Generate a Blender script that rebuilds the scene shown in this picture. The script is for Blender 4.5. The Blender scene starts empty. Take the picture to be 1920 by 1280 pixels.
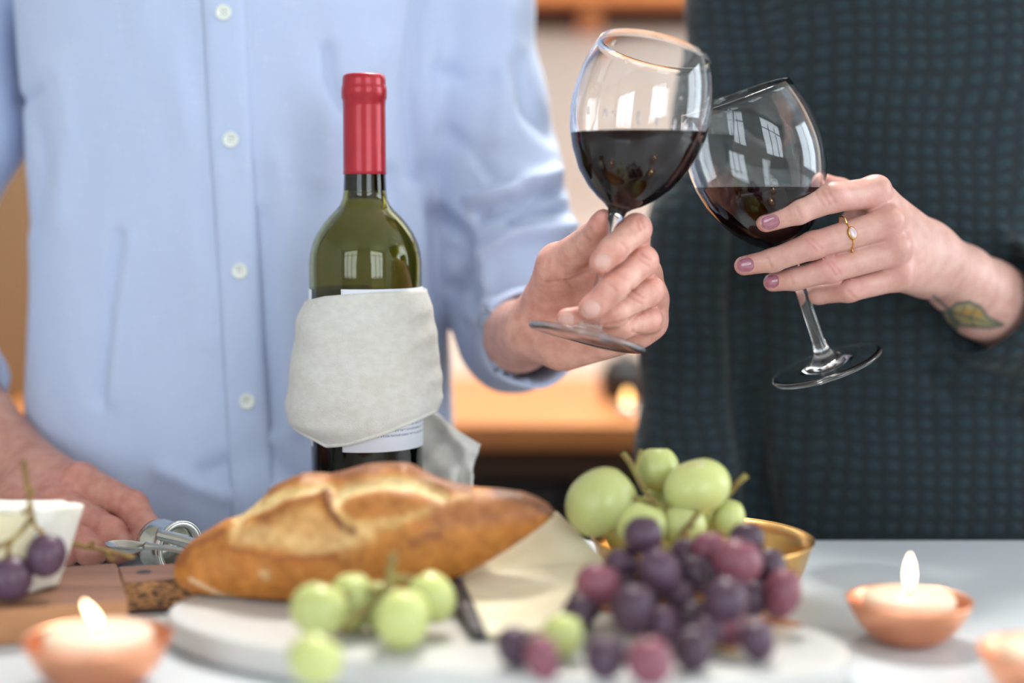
import bpy, bmesh, math, random
import numpy as np
from mathutils import Vector, Matrix, Quaternion, noise
from mathutils.bvhtree import BVHTree
random.seed(7)
sc = bpy.context.scene
COL = sc.collection

# ------------------------------------------------------------------ camera, world, lights, exposure
FPX = 2900.0
PITCH = math.atan(250 / FPX)
CAM = Vector((0, 0, 1.132))
cam = bpy.data.cameras.new('camera'); camo = bpy.data.objects.new('camera', cam); COL.objects.link(camo)
camo.location = CAM; camo.rotation_euler = (math.pi / 2 - PITCH, 0, 0)
cam.sensor_width = 36; cam.lens = 36 * FPX / 1920; cam.clip_start = 0.01
cam.dof.use_dof = True; cam.dof.focus_distance = 0.978; cam.dof.aperture_fstop = 1.8; cam.dof.aperture_blades = 0
sc.camera = camo
w = bpy.data.worlds.new('daylight'); sc.world = w; w.use_nodes = True
w.node_tree.nodes['Background'].inputs[0].default_value = (0.80, 0.90, 1.0, 1)
w.node_tree.nodes['Background'].inputs[1].default_value = 1.6
def area(name, loc, target, sx, sy, power, color):
    l = bpy.data.lights.new(name, 'AREA'); l.shape = 'RECTANGLE'; l.size = sx; l.size_y = sy; l.energy = power; l.color = color
    o = bpy.data.objects.new(name, l); COL.objects.link(o); o.location = loc
    o.rotation_euler = (Vector(target) - Vector(loc)).to_track_quat('-Z', 'Y').to_euler(); return o
area('window_daylight_left', (-1.5, -1.74, 1.7), (-1.5, 1, 1.4), 1.6, 1.5, 37, (0.83, 0.93, 1.0))
area('window_daylight_right', (1.5, -1.74, 1.7), (1.5, 1, 1.4), 1.6, 1.5, 50, (0.83, 0.93, 1.0))
area('window_daylight_side', (2.64, 0.95, 1.6), (0, 0.95, 1.6), 1.3, 1.3, 44, (0.83, 0.93, 1.0))
area('back_wall_fill_warm', (0.15, 1.75, 2.5), (0.1, 2.1, 1.2), 0.5, 0.25, 72, (1.0, 0.975, 0.91))  # added fill that brightens the back wall and counter; no fixture is built
sc.view_settings.view_transform = 'Standard'; sc.view_settings.look = 'None'
sc.view_settings.gamma = 1; sc.view_settings.use_curve_mapping = False
sc.view_settings.exposure = -0.25
sc.cycles.max_bounces = 14; sc.cycles.transmission_bounces = 12; sc.cycles.glossy_bounces = 6; sc.cycles.diffuse_bounces = 4
sc.cycles.sample_clamp_indirect = 6; sc.cycles.blur_glossy = 0.6; sc.cycles.use_denoising = True

# ------------------------------------------------------------------ placing helpers
FW = Vector((0, math.cos(PITCH), -math.sin(PITCH))); UP = Vector((0, math.sin(PITCH), math.cos(PITCH)))
def ray(px, py): return FW + Vector((1, 0, 0)) * ((px - 960) / FPX) + UP * ((640 - py) / FPX)
def at(px, py, Y):
    d = ray(px, py); return CAM + d * (Y / d.y)
def on(px, py, z):
    d = ray(px, py); return CAM + d * ((z - CAM.z) / d.z)
def m_(px, Y): return px / FPX * Y
def proj(V):
    P = np.asarray(V) - np.array(CAM); f = P @ np.array(FW); u = P @ np.array(UP)
    return 960 + FPX * P[:, 0] / f, 640 - FPX * u / f
TZ = 0.9

# ------------------------------------------------------------------ mesh helpers
WL = {}
def lin(c):
    return tuple(((v / 255) / 12.92 if v / 255 <= 0.04045 else ((v / 255 + 0.055) / 1.055) ** 2.4) for v in c)
def mk(name, V, F, mat=None, parent=None, origin=None, smooth=True, local=False, cols=None):
    V = np.array([tuple(v) for v in V], dtype=float) if not isinstance(V, np.ndarray) else V.astype(float)
    base = np.zeros(3)
    if not local:
        if parent is not None: base = np.array(WL[parent.name])
        elif origin is not None: base = np.array(tuple(origin))
    me = bpy.data.meshes.new(name)
    me.from_pydata((V - base).tolist(), [], F.tolist() if isinstance(F, np.ndarray) else [list(f) for f in F])
    if smooth: me.polygons.foreach_set('use_smooth', [True] * len(me.polygons))
    if cols is not None:
        ca = me.color_attributes.new('tint', 'FLOAT_COLOR', 'POINT')
        c4 = np.ones((len(V), 4), dtype=np.float32); c4[:, :3] = cols; ca.data.foreach_set('color', c4.ravel())
    if mat: me.materials.append(mat)
    o = bpy.data.objects.new(name, me); COL.objects.link(o)
    if parent is not None: o.parent = parent; WL[o.name] = WL[parent.name]
    else:
        if origin is not None: o.location = tuple(origin)
        WL[o.name] = Vector(origin) if origin is not None else Vector((0, 0, 0))
    return o
def tag(o, label, cat, group=None, kind=None):
    o['label'] = label; o['category'] = cat
    if group: o['group'] = group
    if kind: o['kind'] = kind
    return o
def thing(name, label, cat, loc, group=None, M=None):
    o = bpy.data.objects.new(name, None); COL.objects.link(o); o.empty_display_size = 0.02
    o.location = tuple(loc)
    if M is not None: o.matrix_world = Matrix.Translation(Vector(loc)) @ M.to_4x4()
    WL[o.name] = Vector(loc); return tag(o, label, cat, group)
def structure(o): o['kind'] = 'structure'; return o
def lathe(prof, seg=48):
    n = len(prof); V = []; F = []
    for (r, z) in prof:
        for k in range(seg):
            a = 2 * math.pi * k / seg; V.append((r * math.cos(a), r * math.sin(a), z))
    for i in range(n - 1):
        for k in range(seg):
            k2 = (k + 1) % seg; F.append((i * seg + k, i * seg + k2, (i + 1) * seg + k2, (i + 1) * seg + k))
    for i, flip in ((0, True), (n - 1, False)):
        if prof[i][0] > 1e-6:
            r = list(range(i * seg, (i + 1) * seg)); F.append(tuple(r[::-1] if flip else r))
    return clean(V, F)
def clean(V, F, dist=1e-6):
    bm = bmesh.new(); vs = [bm.verts.new(v) for v in V]
    for f in F:
        try: bm.faces.new([vs[i] for i in f])
        except ValueError: pass
    bmesh.ops.remove_doubles(bm, verts=bm.verts, dist=dist)
    bmesh.ops.recalc_face_normals(bm, faces=bm.faces)
    bm.verts.index_update()
    V2 = np.array([v.co[:] for v in bm.verts]); F2 = [[v.index for v in f.verts] for f in bm.faces]; bm.free(); return V2, F2
def catmull(pts, n):
    P = [np.array(p, dtype=float) for p in pts]; P = [2 * P[0] - P[1]] + P + [2 * P[-1] - P[-2]]; out = []
    m = len(P) - 3
    for i in range(n):
        t = i / (n - 1) * m; k = min(int(t), m - 1); t -= k; a, b, c, d = P[k:k + 4]
        out.append(0.5 * (2 * b + (c - a) * t + (2 * a - 5 * b + 4 * c - d) * t * t + (3 * b - a - 3 * c + d) * t ** 3))
    return np.array(out)
def tube(pts, rad, seg=10, n=None, flat=1.0):
    pr = [tuple(p) + ((rad[i] if hasattr(rad, '__len__') else rad),) for i, p in enumerate(pts)]
    C = catmull(pr, n or max(2, 5 * len(pts))); V = []; F = []
    up = Vector((0.13, 0.2, 0.97))
    N = len(C)
    for i in range(N):
        t = Vector(C[min(i + 1, N - 1), :3] - C[max(i - 1, 0), :3]).normalized()
        a = (up - t * up.dot(t)).normalized(); b = t.cross(a); up = a
        for k in range(seg):
            q = 2 * math.pi * k / seg; v = Vector(C[i, :3]) + (a * math.cos(q) * flat + b * math.sin(q)) * max(C[i, 3], 1e-5); V.append(v[:])
    for i in range(N - 1):
        for k in range(seg):
            k2 = (k + 1) % seg; F.append((i * seg + k, i * seg + k2, (i + 1) * seg + k2, (i + 1) * seg + k))
    F.append(tuple(range(seg))[::-1]); F.append(tuple(range((N - 1) * seg, N * seg)))
    return V, F
def merge(*parts):
    V = []; F = []
    for v, f in parts:
        n = len(V); V += [tuple(p) for p in v]; F += [tuple(i + n for i in q) for q in f]
    return V, F
def bevel_mesh(V, F, r, seg=3):
    bm = bmesh.new(); vs = [bm.verts.new(v) for v in V]
    for f in F: bm.faces.new([vs[i] for i in f])
    bmesh.ops.recalc_face_normals(bm, faces=bm.faces)
    bmesh.ops.bevel(bm, geom=list(bm.edges), offset=r, segments=seg, profile=0.5, affect='EDGES', clamp_overlap=True)
    bm.verts.index_update(); V2 = np.array([v.co[:] for v in bm.verts]); F2 = [[v.index for v in f.verts] for f in bm.faces]; bm.free(); return V2, F2
def boxv(x0, x1, y0, y1, z0, z1, r=0.0, seg=2):
    V = [(x, y, z) for x in (x0, x1) for y in (y0, y1) for z in (z0, z1)]
    F = [(0, 1, 3, 2), (4, 6, 7, 5), (0, 4, 5, 1), (2, 3, 7, 6), (0, 2, 6, 4), (1, 5, 7, 3)]
    return bevel_mesh(V, F, r, seg) if r > 0 else (V, F)
def prism(poly, z0, z1, r=0.0, seg=3):
    n = len(poly); V = [(p[0], p[1], z0) for p in poly] + [(p[0], p[1], z1) for p in poly]
    F = [tuple(range(n))[::-1], tuple(range(n, 2 * n))] + [(i, (i + 1) % n, n + (i + 1) % n, n + i) for i in range(n)]
    if r <= 0: return V, F
    bm = bmesh.new(); vs = [bm.verts.new(v) for v in V]; fs = [bm.faces.new([vs[i] for i in f]) for f in F]
    bmesh.ops.recalc_face_normals(bm, faces=bm.faces)
    es = [e for e in bm.edges if e in set(fs[0].edges) | set(fs[1].edges)]
    bmesh.ops.bevel(bm, geom=es, offset=r, segments=seg, profile=0.5, affect='EDGES', clamp_overlap=True)
    bm.verts.index_update(); V2 = np.array([v.co[:] for v in bm.verts]); F2 = [[v.index for v in f.verts] for f in bm.faces]; bm.free(); return V2, F2
def bvh_of(o):
    M = Vector(WL[o.name]); me = o.data
    return BVHTree.FromPolygons([tuple(v.co + M) for v in me.vertices], [tuple(p.vertices) for p in me.polygons])

# ------------------------------------------------------------------ distance fields and their mesher
def cap(g, a, b, ra, rb):
    x, y, z = g; a = np.array(a, dtype=np.float32); d = np.array(b, dtype=np.float32) - a; l = float(d @ d) + 1e-12
    px, py, pz = x - a[0], y - a[1], z - a[2]
    t = np.clip((px * d[0] + py * d[1] + pz * d[2]) / l, 0, 1)
    return np.sqrt((px - t * d[0]) ** 2 + (py - t * d[1]) ** 2 + (pz - t * d[2]) ** 2) - (ra + (rb - ra) * t)
def ell(g, c, r):
    x, y, z = g; a, b, d = (x - c[0]) / r[0], (y - c[1]) / r[1], (z - c[2]) / r[2]
    k0 = np.sqrt(a * a + b * b + d * d) + 1e-9
    k1 = np.sqrt((a / r[0]) ** 2 + (b / r[1]) ** 2 + (d / r[2]) ** 2) + 1e-9
    return k0 * (k0 - 1) / k1
def smin(a, b, k):
    h = np.clip(0.5 + 0.5 * (b - a) / k, 0, 1); return b + (a - b) * h - k * h * (1 - h)
def snet(f, lo, hi, h, relax=2):
    lo = np.array(lo, dtype=np.float32); n = np.ceil((np.array(hi) - lo) / h).astype(int) + 1
    ax = [(lo[i] + h * np.arange(n[i])).astype(np.float32) for i in range(3)]
    D = f((ax[0][:, None, None], ax[1][None, :, None], ax[2][None, None, :])).astype(np.float32)
    D = np.broadcast_to(D, tuple(n)).copy()
    D[0] = D[-1] = 1; D[:, 0] = D[:, -1] = 1; D[:, :, 0] = D[:, :, -1] = 1
    I = D < 0; c = np.zeros(tuple(n - 1), dtype=np.uint8)
    for dx in (0, 1):
        for dy in (0, 1):
            for dz in (0, 1): c += I[dx:n[0] - 1 + dx, dy:n[1] - 1 + dy, dz:n[2] - 1 + dz]
    act = np.argwhere((c > 0) & (c < 8)); idx = -np.ones(tuple(n - 1), dtype=np.int64); idx[tuple(act.T)] = np.arange(len(act))
    S = np.zeros((len(act), 3)); W = np.zeros(len(act))
    corners = [(a, b, d) for a in (0, 1) for b in (0, 1) for d in (0, 1)]
    for p in corners:
        for axis in range(3):
            if p[axis] == 0:
                q = list(p); q[axis] = 1
                v0 = D[tuple((act + p).T)]; v1 = D[tuple((act + q).T)]; m = (v0 < 0) != (v1 < 0)
                t = np.where(m, v0 / np.where(m, v0 - v1, 1), 0)
                pos = np.array(p, dtype=float)[None].repeat(len(act), 0); pos[:, axis] += t
                S += pos * m[:, None]; W += m
    V = (act + S / W[:, None]) * h + lo
    Fs = []
    for axis in range(3):
        b, d = (axis + 1) % 3, (axis + 2) % 3
        sl0 = [slice(None)] * 3; sl1 = [slice(None)] * 3; sl0[axis] = slice(0, -1); sl1[axis] = slice(1, None)
        A, B = I[tuple(sl0)], I[tuple(sl1)]; e = np.argwhere(A != B)
        e = e[(e[:, b] > 0) & (e[:, d] > 0) & (e[:, b] < n[b] - 1) & (e[:, d] < n[d] - 1)]
        fl = A[tuple(e.T)]
        def cell(db, dd):
            q = e.copy(); q[:, b] -= db; q[:, d] -= dd; return idx[tuple(q.T)]
        Q = np.stack([cell(1, 1), cell(0, 1), cell(0, 0), cell(1, 0)], 1)
        Q[~fl] = Q[~fl][:, ::-1]; Fs.append(Q)
    F = np.concatenate(Fs)
    for _ in range(relax):
        A = np.zeros_like(V); N = np.zeros(len(V))
        for i in range(4):
            np.add.at(A, F[:, i], V[F[:, (i + 1) % 4]]); np.add.at(N, F[:, i], 1)
            np.add.at(A, F[:, i], V[F[:, (i + 3) % 4]]); np.add.at(N, F[:, i], 1)
        V = 0.5 * V + 0.5 * A / N[:, None]
    return V, F
def chain(g, pts, k=0.003):
    d = None
    for (a, ra), (b, rb) in zip(pts, pts[1:]):
        s = cap(g, a, b, ra, rb); d = s if d is None else smin(d, s, k)
    return d
def P4(l): return [(np.array(at(a, b, y)), r / 1000) for a, b, y, r in l]
def bounds(lists, pad=0.006):
    A = np.array([p - r for l in lists for p, r in l]); B = np.array([p + r for l in lists for p, r in l])
    return A.min(0) - pad, B.max(0) + pad

# ------------------------------------------------------------------ materials
def nodes(name):
    m = bpy.data.materials.new(name); m.use_nodes = True; nt = m.node_tree
    return m, nt, nt.nodes['Principled BSDF']
def nd(nt, t, **kw):
    n = nt.nodes.new(t)
    for k, v in kw.items():
        if k.startswith('i_'):
            key = k[2:]; key = int(key) if key.isdigit() else key.replace('_', ' '); n.inputs[key].default_value = v
        else: setattr(n, k, v)
    return n
def mat(name, c, rough=0.5, metal=0.0, trans=0.0, ior=1.45, spec=0.5, sss=0.0, sssr=(1, 0.4, 0.25), sscale=0.005, coat=0.0, sheen=0.0,
        var=None, vscale=30, vdetail=4, stretch=(1, 1, 1), bump=0.0, bscale=200, bstretch=(1, 1, 1), attr=False, rnd=0.0, coord='Object'):
    m, nt, b = nodes(name); L = nt.links.new
    b.inputs['Roughness'].default_value = rough; b.inputs['Metallic'].default_value = metal
    b.inputs['Transmission Weight'].default_value = trans; b.inputs['IOR'].default_value = ior
    b.inputs['Specular IOR Level'].default_value = spec; b.inputs['Coat Weight'].default_value = coat
    b.inputs['Sheen Weight'].default_value = sheen
    if sss: 
        b.inputs['Subsurface Weight'].default_value = sss; b.inputs['Subsurface Radius'].default_value = sssr; b.inputs['Subsurface Scale'].default_value = sscale
    c = lin(c); src = None
    tc = nd(nt, 'ShaderNodeTexCoord')
    if attr: a = nd(nt, 'ShaderNodeAttribute', attribute_name='tint'); src = a.outputs['Color']
    if var is not None:
        mp = nd(nt, 'ShaderNodeMapping'); mp.inputs['Scale'].default_value = stretch; L(tc.outputs[coord], mp.inputs[0])
        n = nd(nt, 'ShaderNodeTexNoise', i_Scale=vscale, i_Detail=vdetail); L(mp.outputs[0], n.inputs['Vector'])
        r = nd(nt, 'ShaderNodeValToRGB'); r.color_ramp.elements[0].position = 0.35; r.color_ramp.elements[1].position = 0.65
        if attr:
            r.color_ramp.elements[0].color = (*lin(var), 1); r.color_ramp.elements[1].color = (1, 1, 1, 1)
            x = nd(nt, 'ShaderNodeMix', data_type='RGBA', blend_type='MULTIPLY'); x.inputs[0].default_value = 1
            L(src, x.inputs[6]); L(r.outputs[0], x.inputs[7]); src = x.outputs[2]
        else:
            r.color_ramp.elements[0].color = (*c, 1); r.color_ramp.elements[1].color = (*lin(var), 1); L(n.outputs[0], r.inputs[0]); src = r.outputs[0]
        L(n.outputs[0], r.inputs[0])
    if rnd:
        oi = nd(nt, 'ShaderNodeObjectInfo'); hs = nd(nt, 'ShaderNodeHueSaturation')
        mr = nd(nt, 'ShaderNodeMapRange'); mr.inputs[3].default_value = 1 - rnd; mr.inputs[4].default_value = 1 + rnd; L(oi.outputs['Random'], mr.inputs[0]); L(mr.outputs[0], hs.inputs['Value'])
        if src: L(src, hs.inputs['Color'])
        else: hs.inputs['Color'].default_value = (*c, 1)
        src = hs.outputs[0]
    if src: L(src, b.inputs['Base Color'])
    else: b.inputs['Base Color'].default_value = (*c, 1)
    if bump:
        mp = nd(nt, 'ShaderNodeMapping'); mp.inputs['Scale'].default_value = bstretch; L(tc.outputs[coord], mp.inputs[0])
        n = nd(nt, 'ShaderNodeTexNoise', i_Scale=bscale, i_Detail=3); L(mp.outputs[0], n.inputs['Vector'])
        bp = nd(nt, 'ShaderNodeBump', i_Strength=bump, i_Distance=0.001); L(n.outputs[0], bp.inputs['Height']); L(bp.outputs[0], b.inputs['Normal'])
    return m
def emit(name, c, s):
    m, nt, b = nodes(name); b.inputs['Base Color'].default_value = (0, 0, 0, 1); b.inputs['Emission Color'].default_value = (*lin(c), 1); b.inputs['Emission Strength'].default_value = s; return m

def wood(name, c1, c2, scale=8, stretch=(1, 14, 14), rough=0.5, bump=0.15):
    return mat(name, c1, rough=rough, var=c2, vscale=scale, vdetail=8, stretch=stretch, bump=bump, bscale=scale * 4, bstretch=stretch)
M = {}
M['wall'] = mat('warm_plaster', (236, 236, 229), 0.85, bump=0.1, bscale=60)
M['paint'] = mat('white_paint', (225, 225, 222), 0.8, bump=0.08, bscale=60)
M['floor'] = wood('oak_floor', (150, 112, 78), (176, 136, 98), 3, (1, 9, 9))
M['counter'] = mat('white_worktop', (203, 210, 216), 0.32, var=(208, 214, 219), vscale=6, spec=0.4)
M['panel'] = mat('white_panel', (215, 215, 215), 0.6, bump=0.05)
M['oak'] = wood('honey_oak', (174, 108, 58), (188, 124, 72), 3, (1, 10, 10), 0.42)
M['cabwood'] = wood('amber_wood', (86, 60, 28), (96, 68, 34), 2.5, (12, 12, 1), 0.55)
M['darkfront'] = mat('charcoal_front', (34, 34, 35), 0.5, bump=0.03)
M['shelfdark'] = mat('dark_bronze', (70, 52, 36), 0.5, bump=0.05)
M['skin_m'] = mat('ruddy_skin', (220, 170, 150), 0.47, attr=True, var=(236, 222, 218), vscale=120, sss=0.25, sscale=0.004, bump=0.25, bscale=700)
M['skin_f'] = mat('fair_skin', (230, 190, 172), 0.42, attr=True, var=(244, 234, 231), vscale=120, sss=0.25, sscale=0.004, bump=0.16, bscale=800)
M['nail_m'] = mat('bare_nail', (208, 158, 146), 0.38, var=(216, 170, 158), vscale=150)
M['nail_f'] = mat('mauve_polish', (150, 92, 108), 0.12, coat=0.8, var=(166, 108, 124), vscale=300)
M['hair'] = mat('brown_hair', (58, 40, 28), 0.5, bump=0.6, bscale=120, bstretch=(6, 6, 1))
M['trouser'] = mat('navy_denim', (40, 48, 70), 0.8, var=(52, 62, 88), vscale=200)
M['shoe'] = mat('brown_leather', (70, 45, 30), 0.4, bump=0.2)
M['button'] = mat('pearl_button', (232, 236, 228), 0.2, coat=0.4, var=(222, 228, 222), vscale=90)
M['glass'] = mat('clear_glass', (255, 255, 255), 0.0, trans=1.0, ior=1.45)
M['glass_rim'] = mat('fire_polished_rim_glass', (250, 255, 255), 0.16, trans=1.0, ior=1.45)
M['wine'] = mat('red_wine', (22, 6, 9), 0.02, ior=1.34, spec=0.25, var=(26, 8, 11), vscale=20)
M['bottle'] = mat('olive_glass', (166, 160, 84), 0.02, trans=1.0, ior=1.5)
M['foil'] = mat('red_foil', (170, 28, 44), 0.36, metal=0.25, coat=0.2, bump=0.08, bscale=300, var=(160, 24, 40), vscale=40)
M['cork'] = mat('cork', (40, 30, 22), 0.8, bump=0.3)
M['gold'] = mat('gold', (226, 180, 100), 0.22, metal=1.0, var=(232, 190, 116), vscale=200)
M['stone'] = mat('moonstone', (236, 220, 226), 0.06, trans=0.3, ior=1.5, coat=0.5, sss=0.2, sscale=0.001, var=(216, 196, 212), vscale=250)
M['copper'] = mat('copper', (238, 172, 138), 0.38, metal=1.0, var=(232, 164, 128), vscale=40, bump=0.06, bscale=90)
M['brass'] = mat('hammered_brass', (226, 182, 112), 0.3, metal=1.0, var=(220, 172, 100), vscale=30, bump=0.25, bscale=60)
M['wax'] = mat('cream_wax', (226, 206, 184), 0.5, sss=0.7, sssr=(1, 0.55, 0.3), sscale=0.010, var=(224, 202, 178), vscale=30)
M['wick'] = mat('burnt_wick', (60, 45, 38), 0.9, bump=0.5)
M['steel'] = mat('brushed_steel', (208, 208, 202), 0.22, metal=1.0, var=(196, 198, 192), vscale=60)
M['marble'] = mat('white_marble', (207, 206, 203), 0.28, var=(199, 197, 194), vscale=9, vdetail=6, sss=0.05, sscale=0.004)
M['walnut'] = wood('walnut_board', (112, 74, 52), (142, 98, 72), 7, (1, 8, 8), 0.5)
M['rim_wood'] = wood('acacia_rim', (150, 88, 50), (172, 104, 62), 9, (1, 8, 8), 0.5)
M['rind'] = mat('white_rind', (238, 236, 230), 0.7, var=(226, 222, 208), vscale=60, bump=0.7, bscale=160, sss=0.1)
M['paste'] = mat('soft_cheese_paste', (240, 230, 196), 0.45, var=(234, 220, 176), vscale=45, bump=0.25, bscale=120, sss=0.2)
M['hard'] = mat('hard_cheese', (234, 224, 196), 0.5, var=(228, 215, 182), vscale=40, bump=0.25, bscale=150, sss=0.2)
M['hardrind'] = mat('dark_cheese_rind', (66, 62, 66), 0.6, var=(86, 80, 82), vscale=60, bump=0.5)
M['linen'] = mat('linen', (212, 211, 206), 0.9, sheen=0.3, var=(204, 202, 195), vscale=160, vdetail=8, stretch=(1, 1, 1.6), bump=0.5, bscale=900, bstretch=(1, 1, 2))
M['ggreen'] = mat('green_grape_skin', (197, 200, 140), 0.27, spec=0.5, sss=0.6, sssr=(0.8, 1, 0.3), sscale=0.01, var=(184, 191, 118), vscale=40, rnd=0.1, bump=0.05)
M['gpurple'] = mat('purple_grape_skin', (58, 30, 42), 0.36, spec=0.5, sss=0.1, var=(92, 70, 90), vscale=38, vdetail=3, rnd=0.3, bump=0.05)
M['gred'] = mat('red_grape_skin', (120, 54, 66), 0.36, spec=0.5, sss=0.2, var=(134, 88, 104), vscale=38, vdetail=3, rnd=0.15, bump=0.05)
M['stem'] = mat('grape_stalk', (142, 140, 72), 0.7, var=(122, 96, 56), vscale=120, bump=0.5)
M['stemdry'] = mat('dry_stalk', (150, 122, 66), 0.7, var=(110, 84, 44), vscale=120, bump=0.5)
M['tear'] = mat('clear_drop', (255, 250, 248), 0.0, trans=1.0, ior=1.33)
def flame_mat():
    return emit('flame', (255, 226, 180), 13)
M['flame'] = flame_mat()
M['ember'] = emit('small_flame', (255, 196, 120), 7)
def shirt_mat():
    m, nt, b = nodes('blue_chambray'); L = nt.links.new
    tc = nd(nt, 'ShaderNodeTexCoord'); cols = []
    for st in ((1400, 60, 60), (60, 60, 1400)):
        mp = nd(nt, 'ShaderNodeMapping'); mp.inputs['Scale'].default_value = st; L(tc.outputs['Object'], mp.inputs[0])
        n = nd(nt, 'ShaderNodeTexNoise', i_Scale=1.0, i_Detail=2); L(mp.outputs[0], n.inputs['Vector']); cols.append(n)
    ad = nd(nt, 'ShaderNodeMath', operation='ADD'); L(cols[0].outputs[0], ad.inputs[0]); L(cols[1].outputs[0], ad.inputs[1])
    r = nd(nt, 'ShaderNodeValToRGB'); L(ad.outputs[0], r.inputs[0]); e = r.color_ramp.elements
    e[0].position = 0.7; e[0].color = (*lin((182, 195, 224)), 1); e[1].position = 1.0; e[1].color = (*lin((204, 214, 235)), 1)
    mr = nd(nt, 'ShaderNodeMapRange'); mr.inputs[1].default_value = 0.6; mr.inputs[2].default_value = 1.4; L(ad.outputs[0], mr.inputs[0]); L(mr.outputs[0], r.inputs[0])
    L(r.outputs[0], b.inputs['Base Color']); b.inputs['Roughness'].default_value = 0.85; b.inputs['Sheen Weight'].default_value = 0.25
    b.inputs['Specular IOR Level'].default_value = 0.2
    n2 = nd(nt, 'ShaderNodeTexNoise', i_Scale=26, i_Detail=3); mp = nd(nt, 'ShaderNodeMapping'); mp.inputs['Scale'].default_value = (1, 1, 0.3)
    L(tc.outputs['Object'], mp.inputs[0]); L(mp.outputs[0], n2.inputs['Vector'])
    bp = nd(nt, 'ShaderNodeBump', i_Strength=0.35, i_Distance=0.004); L(n2.outputs[0], bp.inputs['Height']); L(bp.outputs[0], b.inputs['Normal'])
    return m
M['shirt'] = shirt_mat()
def knit_mat():
    m, nt, b = nodes('dark_teal_waffle_knit'); L = nt.links.new
    tc = nd(nt, 'ShaderNodeTexCoord'); sp = nd(nt, 'ShaderNodeSeparateXYZ'); L(tc.outputs['Object'], sp.inputs[0])
    wob = nd(nt, 'ShaderNodeTexNoise', i_Scale=9, i_Detail=2); L(tc.outputs['Object'], wob.inputs[0])
    outs = []
    for ch, fr in (('X', 480), ('Z', 560)):
        w_ = nd(nt, 'ShaderNodeMath', operation='MULTIPLY_ADD'); w_.inputs[1].default_value = 0.03; L(wob.outputs[0], w_.inputs[0]); L(sp.outputs[ch], w_.inputs[2])
        a = nd(nt, 'ShaderNodeMath', operation='MULTIPLY', i_1=fr); L(w_.outputs[0], a.inputs[0])
        s = nd(nt, 'ShaderNodeMath', operation='SINE'); L(a.outputs[0], s.inputs[0]); outs.append(s)
    hs = [nd(nt, 'ShaderNodeMath', operation='MULTIPLY_ADD', i_1=0.5, i_2=0.5) for _ in outs]
    for q, s in zip(hs, outs): L(s.outputs[0], q.inputs[0])
    mx = nd(nt, 'ShaderNodeMath', operation='MULTIPLY'); L(hs[0].outputs[0], mx.inputs[0]); L(hs[1].outputs[0], mx.inputs[1])
    fine = nd(nt, 'ShaderNodeTexNoise', i_Scale=700, i_Detail=2); L(tc.outputs['Object'], fine.inputs[0])
    ad = nd(nt, 'ShaderNodeMath', operation='MULTIPLY_ADD', i_1=0.8); L(fine.outputs[0], ad.inputs[0]); L(mx.outputs[0], ad.inputs[2])
    r = nd(nt, 'ShaderNodeValToRGB'); e = r.color_ramp.elements; e[0].position = 0.25; e[0].color = (*lin((36, 41, 43)), 1); e[1].position = 1.0; e[1].color = (*lin((42, 58, 65)), 1)
    L(ad.outputs[0], r.inputs[0]); L(r.outputs[0], b.inputs['Base Color']); b.inputs['Roughness'].default_value = 0.9; b.inputs['Specular IOR Level'].default_value = 0.15
    b.inputs['Sheen Weight'].default_value = 0.15
    bp = nd(nt, 'ShaderNodeBump', i_Strength=0.8, i_Distance=0.002); L(ad.outputs[0], bp.inputs['Height']); L(bp.outputs[0], b.inputs['Normal'])
    return m
M['knit'] = knit_mat()
def label_mat():
    m, nt, b = nodes('printed_paper_label'); L = nt.links.new
    uv = nd(nt, 'ShaderNodeUVMap', uv_map='UVMap'); sp = nd(nt, 'ShaderNodeSeparateXYZ'); L(uv.outputs[0], sp.inputs[0])
    n = nd(nt, 'ShaderNodeTexNoise', i_Scale=1, i_Detail=2); mp = nd(nt, 'ShaderNodeMapping'); mp.inputs['Scale'].default_value = (130, 60, 1); L(uv.outputs[0], mp.inputs[0]); L(mp.outputs[0], n.inputs['Vector'])
    ink = nd(nt, 'ShaderNodeMath', operation='GREATER_THAN', i_1=0.46); L(n.outputs[0], ink.inputs[0])
    v = nd(nt, 'ShaderNodeMath', operation='MULTIPLY', i_1=33.0); L(sp.outputs['Y'], v.inputs[0])
    fr = nd(nt, 'ShaderNodeMath', operation='FRACT'); L(v.outputs[0], fr.inputs[0])
    ln = nd(nt, 'ShaderNodeMath', operation='LESS_THAN', i_1=0.42); L(fr.outputs[0], ln.inputs[0])
    lo = nd(nt, 'ShaderNodeMath', operation='GREATER_THAN', i_1=0.075); L(sp.outputs['Y'], lo.inputs[0])
    hi = nd(nt, 'ShaderNodeMath', operation='LESS_THAN', i_1=0.215); L(sp.outputs['Y'], hi.inputs[0])
    x0 = nd(nt, 'ShaderNodeMath', operation='GREATER_THAN', i_1=0.26); L(sp.outputs['X'], x0.inputs[0])
    cur = ink.outputs[0]
    for q in (ln, lo, hi, x0):
        k = nd(nt, 'ShaderNodeMath', operation='MULTIPLY'); L(cur, k.inputs[0]); L(q.outputs[0], k.inputs[1]); cur = k.outputs[0]
    mix = nd(nt, 'ShaderNodeMix', data_type='RGBA'); mix.inputs[6].default_value = (*lin((232, 236, 246)), 1); mix.inputs[7].default_value = (*lin((150, 160, 184)), 1)
    L(cur, mix.inputs[0]); L(mix.outputs[2], b.inputs['Base Color']); b.inputs['Roughness'].default_value = 0.6
    return m
M['label'] = label_mat()
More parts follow.
